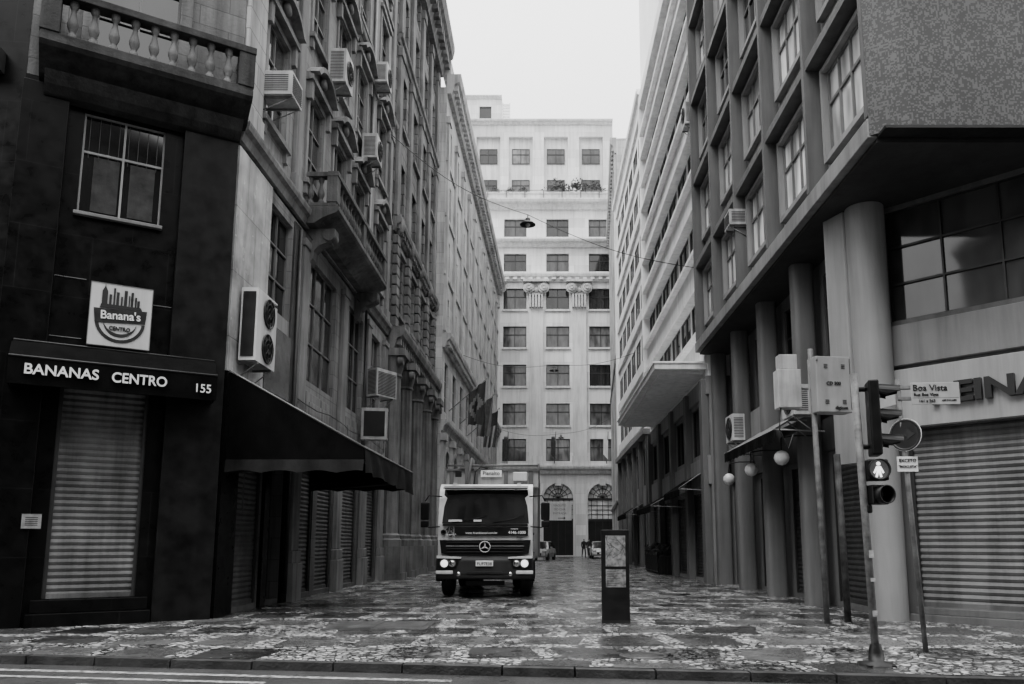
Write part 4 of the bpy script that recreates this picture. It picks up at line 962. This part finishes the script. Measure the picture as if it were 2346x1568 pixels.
# ---------------------------------------------------------------- parked cars
def car(x,y,rz,paint,label):
    t=thing('parked_car',label,'car',(x,y,0),R(rz),'cars at the end of street')
    b=B(); secs=[(-2.0,.35,.62,.72),(-1.85,.28,.78,.8),(-1.0,.25,.92,.85),(.9,.25,.95,.86),(1.8,.3,.9,.82),(1.98,.4,.8,.72)]
    n=len(secs); vs=[]
    for y_,z0_,z1_,hw in secs: vs+=[(-hw*.95,y_,z0_),(-hw,y_,(z0_+z1_)/2),(-hw*.93,y_,z1_),(hw*.93,y_,z1_),(hw,y_,(z0_+z1_)/2),(hw*.95,y_,z0_)]
    fs=[(k*6+i,k*6+(i+1)%6,(k+1)*6+(i+1)%6,(k+1)*6+i) for k in range(n-1) for i in range(6)]+[tuple(range(6)),tuple(range(n*6-1,n*6-7,-1))]
    b.add(vs,fs); part(t,'body',b,paint,bevel=.04)
    g=B(); vs=[]
    for y_,z_,hw in ((-1.1,.9,.8),(-.45,1.42,.62),(.95,1.45,.63),(1.65,.93,.78)): vs+=[(-hw,y_,z_),(hw,y_,z_)]
    g.add(vs,[(0,1,3,2),(2,3,5,4),(4,5,7,6),(0,2,4,6),(1,3,5,7)]); part(t,'windows',g,GLD)
    part(t,'roof',B().box(-.6,.6,-.42,.92,1.43,1.49),paint,bevel=.025)
    for sx in (-1,1):
        part(t,'headlight',B().box(sx*.6-.16,sx*.6+.16,-2.0,-1.86,.6,.74),CHR,bevel=.02); part(t,'mirror',B().box(sx*.95-.08,sx*.95+.08,-.85,-.7,.92,1.05),paint,bevel=.02)
        for y_ in (-1.25,1.25): part(t,'wheel',B().lathe((sx*.74,y_,.3),[(.16,-.09),(.29,-.1),(.3,0),(.29,.1),(.16,.09)],18,'x').lathe((sx*.74,y_,.3),[(.17,-.07),(.05,-.08),(.05,.08),(.17,.07)],12,'x',1),[RUB,CHR])
    part(t,'grille',B().box(-.4,.4,-2.02,-1.95,.38,.58),PLA); part(t,'license_plate',B().box(-.2,.2,-2.04,-2.021,.42,.54),WHITE)
car(4.95,68,0,TRW,'small white car parked at end of street')
car(-.15,62,-12,mat('car_silver',.3,.35,.1,2,.1,0,coat=.5),'silver car partly behind parked truck')

# ---------------------------------------------------------------- people
def person(x,y,rz,step,label):
    me=bpy.data.meshes.new('p')
    V=[(0,0,.95),(0,0,1.15),(0,0,1.38),(0,0,1.5),(0,-.01,1.6),(0,-.01,1.72),
       (.1,0,.9),(.11,-step*.5,.5),(.11,-step*.55+.05,.09),(.11,-step*.6-.12,.04),(-.1,0,.9),(-.11,step*.4,.5),(-.11,step*.9,.1),(-.11,step*.9-.15,.05),
       (.2,0,1.4),(.25,.04+step*.15,1.12),(.23,-.08+step*.1,.87),(-.2,0,1.4),(-.25,.04-step*.2,1.12),(-.23,-.1-step*.15,.88)]
    Ed=[(0,1),(1,2),(2,3),(3,4),(4,5),(0,6),(6,7),(7,8),(8,9),(0,10),(10,11),(11,12),(12,13),(2,14),(14,15),(15,16),(2,17),(17,18),(18,19)]
    rad=[.15,.14,.16,.06,.09,.08,.1,.07,.045,.035,.1,.07,.045,.035,.07,.05,.035,.07,.05,.035]
    me.from_pydata(V,Ed,[]); o=bpy.data.objects.new('p',me); COL.objects.link(o)
    sk=o.modifiers.new('s','SKIN'); 
    for i,r in enumerate(rad): me.skin_vertices[0].data[i].radius=(r,r*.75 if i<3 else r)
    me.skin_vertices[0].data[0].use_root=True
    o.modifiers.new('ss','SUBSURF').levels=1
    bpy.context.view_layer.update()
    m2=bpy.data.meshes.new_from_object(o.evaluated_get(bpy.context.evaluated_depsgraph_get())); bpy.data.objects.remove(o)
    m2.materials.clear()
    for q in (SKIN,CLO,CLO2): m2.materials.append(q)
    for p in m2.polygons:
        c=p.center; p.use_smooth=True; p.material_index=0 if c.z>1.5 else (1 if c.z>.93 or c.z<.1 else 2)
        if c.z>1.66: p.material_index=1
    m2.name='person'; ob=bpy.data.objects.new('person',m2); COL.objects.link(ob); ob.location=(x,y,0); ob.rotation_euler=(0,0,R(rz)); ob['label']=label; ob['category']='person'
person(3.75,72,20,.22,'person in dark coat walking towards arched entrance'); person(4.25,72.8,-30,.15,'person in dark clothes walking beside another')

# ---------------------------------------------------------------- info totem
t=thing('information_totem','black upright information totem with map panels on mosaic pavement','information totem',(1.27,13.8,0),R(-2))
part(t,'body',B().box(-.245,.245,-.06,.06,0,1.62),mat('totem_black',.005,.45,.3,3,.1,.03,spec=.25),bevel=.008)
part(t,'base',B().box(-.25,.25,-.065,.065,0,.05),DARK)
PAP=mat('map_print',.16,.35,.6,14,0,0)
part(t,'map_panel',B().box(-.17,.18,-.066,-.061,.98,1.52),PAP,label='faded printed city map'); part(t,'text_panel',B().box(-.17,.18,-.066,-.061,.62,.93),PAP)
b=B(); rr=random.Random(3)
for i in range(9): z=.65+i*.03; b.box(-.15,-.15+rr.uniform(.12,.3),-.0685,-.0665,z,z+.008)
part(t,'text_print',b,FRD); b=B()
for i in range(22):
    x0,z0_=rr.uniform(-.15,.15),rr.uniform(1.02,1.48); x1,z1=x0+rr.uniform(-.2,.2),z0_+rr.uniform(-.2,.2)
    x1=max(-.16,min(.17,x1)); z1=max(1.0,min(1.5,z1)); b.tube([(x0,-.0665,z0_),(x1,-.0665,z1)],.003,4)
part(t,'map_print',b,FRD)

# ---------------------------------------------------------------- traffic light
t=thing('traffic_light','worn grey traffic light pole with black signal heads and pedestrian signal','traffic light',(3.83,9.12,0),0)
part(t,'pole',B().tube([(0,0,0),(-.03,0,1.7),(-.07,0,3.42)],.045,14),mat('pole_grey_scuffed',.14,.6,.5,9,.5,.15,30))
part(t,'base',B().lathe((0,0,0),[(.2,0),(.19,.03),(.09,.05),(.08,.16),(.06,.24)],14).box(-.16,.16,-.16,.16,.0,.022),DARK)
o=part(t,'signal_head',B().box(.07,.19,-.15,.15,2.42,3.32).box(-.03,.07,-.03,.03,2.5,2.56).box(-.03,.07,-.03,.03,3.2,3.26),PLA,bevel=.02,rz=R(-14))
for i in range(3):
    zc=2.57+i*.30; v=B(); n=14
    for k in range(n):
        a0=math.pi*(-.05+1.10*k/n); a1=math.pi*(-.05+1.10*(k+1)/n); r=.12
        P0,P1=[(r*math.cos(a),r*math.sin(a)) for a in (a0,a1)]; l0,l1=[.42+.02*math.sin(a) if math.sin(a)>.2 else .30 for a in (a0,a1)]
        v.add([(.19,P0[0],zc+P0[1]),(.19,P1[0],zc+P1[1]),(l1,P1[0],zc-.03+P1[1]),(l0,P0[0],zc-.03+P0[1]),
               (.19,.93*P0[0],zc+.93*P0[1]),(.19,.93*P1[0],zc+.93*P1[1]),(l1,.93*P1[0],zc-.03+.93*P1[1]),(l0,.93*P0[0],zc-.03+.93*P0[1])],[(0,1,2,3),(4,5,6,7),(2,3,7,6)])
    part(o,'visor',v,PLA); part(o,'lens',B().lathe((.19,0,zc),[(.10,0),(.07,.02),(.01,.03)],16,'x'),GLK)
o=part(t,'pedestrian_signal',B().box(-.02,.22,-.12,.06,2.12,2.37),PLA,rz=R(-8),bevel=.02,loc=(.02,0,0))
part(o,'visor',B().lathe((.1,-.12,2.245),[(.125,0),(.125,-.07),(.115,-.07),(.115,0)],20,'y',cap=False),PLA)
part(o,'lens',B().lathe((.1,-.121,2.245),[(.115,0),(.01,-.004)],20,'y'),mat('lens_glow',.08,.3,.3,30,0,0,emit=.06))
fg_=B().lathe((.1,-.13,2.315),[(.022,0),(.022,-.004)],12,'y').prism([(.075,2.285),(.125,2.285),(.16,2.21),(.145,2.20),(.12,2.245),(.135,2.16),(.115,2.155),(.1,2.21),(.082,2.155),(.062,2.16),(.08,2.245),(.055,2.20),(.04,2.21)],'y',-.134,-.13)
part(o,'lit_figure',fg_,LITE)
o=part(t,'pedestrian_signal',B().box(-.02,.2,-.12,.06,1.84,2.07).box(-.05,.02,-.05,.05,1.74,1.84),PLA,rz=R(14),bevel=.02,loc=(.02,0,0))
part(o,'visor',B().lathe((.1,-.12,1.955),[(.11,0),(.11,-.1),(.10,-.1),(.10,0)],20,'y',cap=False),PLA); part(o,'lens',B().lathe((.1,-.121,1.955),[(.1,0),(.01,-.004)],20,'y'),GLK)
for z,h in ((.55,.07),(.95,.04),(1.22,.09)): part(t,'sticker',B().box(-.03,.025,-.052,-.045,z,z+h),mat('sticker',.3,.7,.6,15,0,0))

# sign pole
t=thing('street_name_sign','metal pole with street name plates, round arrow sign and small plate','street sign',(4.93,10.2,0),0)
part(t,'pole',B().tube([(0,0,0),(-.07,0,1.8),(-.14,0,3.58)],.033,12),POLE)
PLT=mat('plate_grey',.38,.5,.15,3,.2,.0)
o=part(t,'name_plate',B().box(-.08,.55,-.055,-.04,3.23,3.53),PLT,bevel=.004,rz=R(-4),loc=(.10,0,0))
txt(o,'Boa Vista',.12,BLACK,(-.06,-.058,3.455),align='LEFT'); txt(o,'Rua Boa Vista',.058,BLACK,(-.05,-.058,3.365),align='LEFT'); txt(o,'161 a 263',.055,BLACK,(.12,-.058,3.278)); part(o,'divider',B().box(-.07,.54,-.0565,-.0555,3.318,3.322),BLACK); txt(o,'CEP 01014-001',.03,BLACK,(.41,-.058,3.285))
part(t,'plate_bracket',B().box(-.16,.04,-.04,.04,3.30,3.34).box(-.16,.04,-.039,.039,3.45,3.49),STEEL)
o=part(t,'name_plate',B().box(-.6,-.02,-.012,.012,3.25,3.5),PLT,rot=(0,0,R(-78)),loc=(-.14,.03,0)); 
o=part(t,'arrow_sign',B().lathe((0,0,0),[(.22,0),(.22,-.012)],28,'y',0).lathe((0,-.013,0),[(.215,0),(.215,-.003),(.185,-.003),(.185,0)],28,'y',1),[WHITE,FRD],loc=(-.10,-.05,2.82),rz=R(-52))
part(o,'arrow',B().box(-.12,.04,-.020,-.014,-.022,.022).prism([(.03,-.07),(.03,.07),(.14,0)],'y',-.020,-.014),BLACK)
o=part(t,'plate',B().box(-.15,.12,-.05,-.04,2.33,2.53),WHITE,loc=(-.08,0,0)); txt(o,'EXCETO',.06,BLACK,(-.015,-.053,2.475)); txt(o,'"BICICLETA"',.046,BLACK,(-.015,-.053,2.395))

# control cabinet on poles
t=thing('control_cabinet','pale traffic control cabinet mounted high on grey posts','control cabinet',(5.0,13.7,0),0)
part(t,'pole',B().tube([(-.06,0,0),(-.12,0,4.9)],.05,12),POLE); part(t,'pole',B().tube([(.42,.3,0),(.38,.3,3.0)],.06,12),mat('pole_dark_stickers',.035,.7,.9,7,.3,.1),label='dark post covered with sticker remains')
part(t,'cabinet',B().box(-.15,.52,-.22,.1,3.7,4.72),mat('cabinet_grey',.24,.5,.12,2,.25,.02),rz=R(8),bevel=.015)
b=B()
for x in (.0,.33):
    for z in (3.85,4.5):
        for k in range(3): b.box(x,x+.07,-.23,-.222,z+k*.03,z+k*.03+.012)
b.box(.49,.5,-.232,-.222,3.75,4.68)
part(t,'vent',b,ACG,rz=R(8))
for s,sz,x,z in (('CD 300',.085,.2,4.22),('digicon',.085,.33,3.78),('d',.06,-.1,4.64)):
    txt(t,s,sz,BLACK,(x,-.235+x*.14,z),rot=(R(90),0,R(8)),bold=.001)
t=thing('meter_box','pale metal meter box with antenna on post','meter box',(4.75,14.6,3.95),0)
part(t,'box',B().box(-.25,.2,-.15,.15,0,.75),ACW,bevel=.015); part(t,'upper_box',B().box(-.2,.15,-.12,.12,.752,1.05),ACW,bevel=.015); part(t,'bracket',B().tube([(.2,0,.4),(.5,0,.4)],.03),STEEL)
part(t,'cable',B().tube([(-.2,-.1,0),(-.25,-.1,-.4),(-.1,-.1,-.8),(.05,0,-.5)],.014),DARK)

for x,y,z in ((5.35,17.15,3.28),(5.35,19.7,3.25),(5.35,22.1,3.2)):
    t=thing('globe_lamp','white opal globe lamp on wall bracket','lamp',(x,y,z),0,'globe lamps along shop front')
    part(t,'globe',B().lathe((0,0,0),[(.01,-.17),(.09,-.145),(.15,-.08),(.17,0),(.15,.08),(.09,.145),(.01,.17)],20),OPAL)
    part(t,'bracket',B().tube([(0,0,.17),(0,0,.45),(.3,0,.5),(.75,0,.5)],.018),IRON)
def rawn(y0,y1,x0,pr,zt,zb,label,m=BLK,m2=None):
    t=thing('small_awning',label,'awning',(x0,y1,0),R(-90),'awnings along shop fronts'); W_=y1-y0
    b=B().quad((0,0,zt),(W_,0,zt),(W_,-pr,zb),(0,-pr,zb)).quad((0,0,zt-.02),(W_,0,zt-.02),(W_,-pr,zb-.02),(0,-pr,zb-.02))
    part(t,'canopy',b,m)
    b=B(); k=int(W_/.12)
    vs=[]
    for i in range(k+1): u=W_*i/k; vs+=[(u,-pr-.002,zb),(u,-pr-.02*math.sin(i),zb-.25-.02*(i%2))]
    b.add(vs,[(2*i,2*i+2,2*i+3,2*i+1) for i in range(k)]); part(t,'valance',b,m2 or m)
    part(t,'frame',B().tube([(0.02,0,zb-.05),(0.02,-pr,zb)],.018).tube([(W_-.02,0,zb-.05),(W_-.02,-pr,zb)],.018).tube([(W_-.02,-.01,zt+.02),(W_-.02,-pr,zb+.02)],.02),BLKE)
AWL=mat('striped_canvas',.14,.8,.5,5,.5,.1,40)
rawn(16.6,21.3,6.15,1.1,4.5,3.85,'retracted striped awning above closed shop',AWL,BLK)
rawn(27.5,31,5.75,.9,3.9,3.3,'dark awning above closed shop'); rawn(32,37,5.75,1.3,3.6,2.9,'dark awning above closed shop'); rawn(44,49,5.7,1.0,3.6,3.0,'dark awning above closed shop')
t=thing('planter_fence','iron railing planter with leafy plants beside shops','planter',(5.0,34.0,0),0)
b=B()
for i in range(26):
    q=i*.16; b.box(-.012,.012,q-.012,q+.012,.05,1.05)
for i in range(6): b.box(i*.14-.012,i*.14+.012,-.012,.012,.05,1.05)
b.box(-.02,.02,0,4.1,1.05,1.1).box(0,.8,-.02,.02,1.051,1.1).box(-.02,.02,0,4.1,.1,.15)
part(t,'railing',b,IRON); part(t,'trough',B().box(.05,.7,.05,4,0,.8),DARK)
b=B(); rr=random.Random(9)
for i in range(900):
    c=Vector((rr.uniform(-.05,.75),rr.uniform(0,4.1),.85+rr.uniform(0,.55)*rr.random()**.5)); s=rr.uniform(.04,.1)
    d1=Vector((rr.uniform(-1,1),rr.uniform(-1,1),rr.uniform(-.2,1))).normalized()*s; d2=d1.cross(Vector((rr.uniform(-1,1),rr.uniform(-1,1),0.3))).normalized()*s*.5
    b.quad(c-d1,c+d2,c+d1,c-d2)
part(t,'foliage',b,LEAF)
print('done',len(bpy.data.objects))
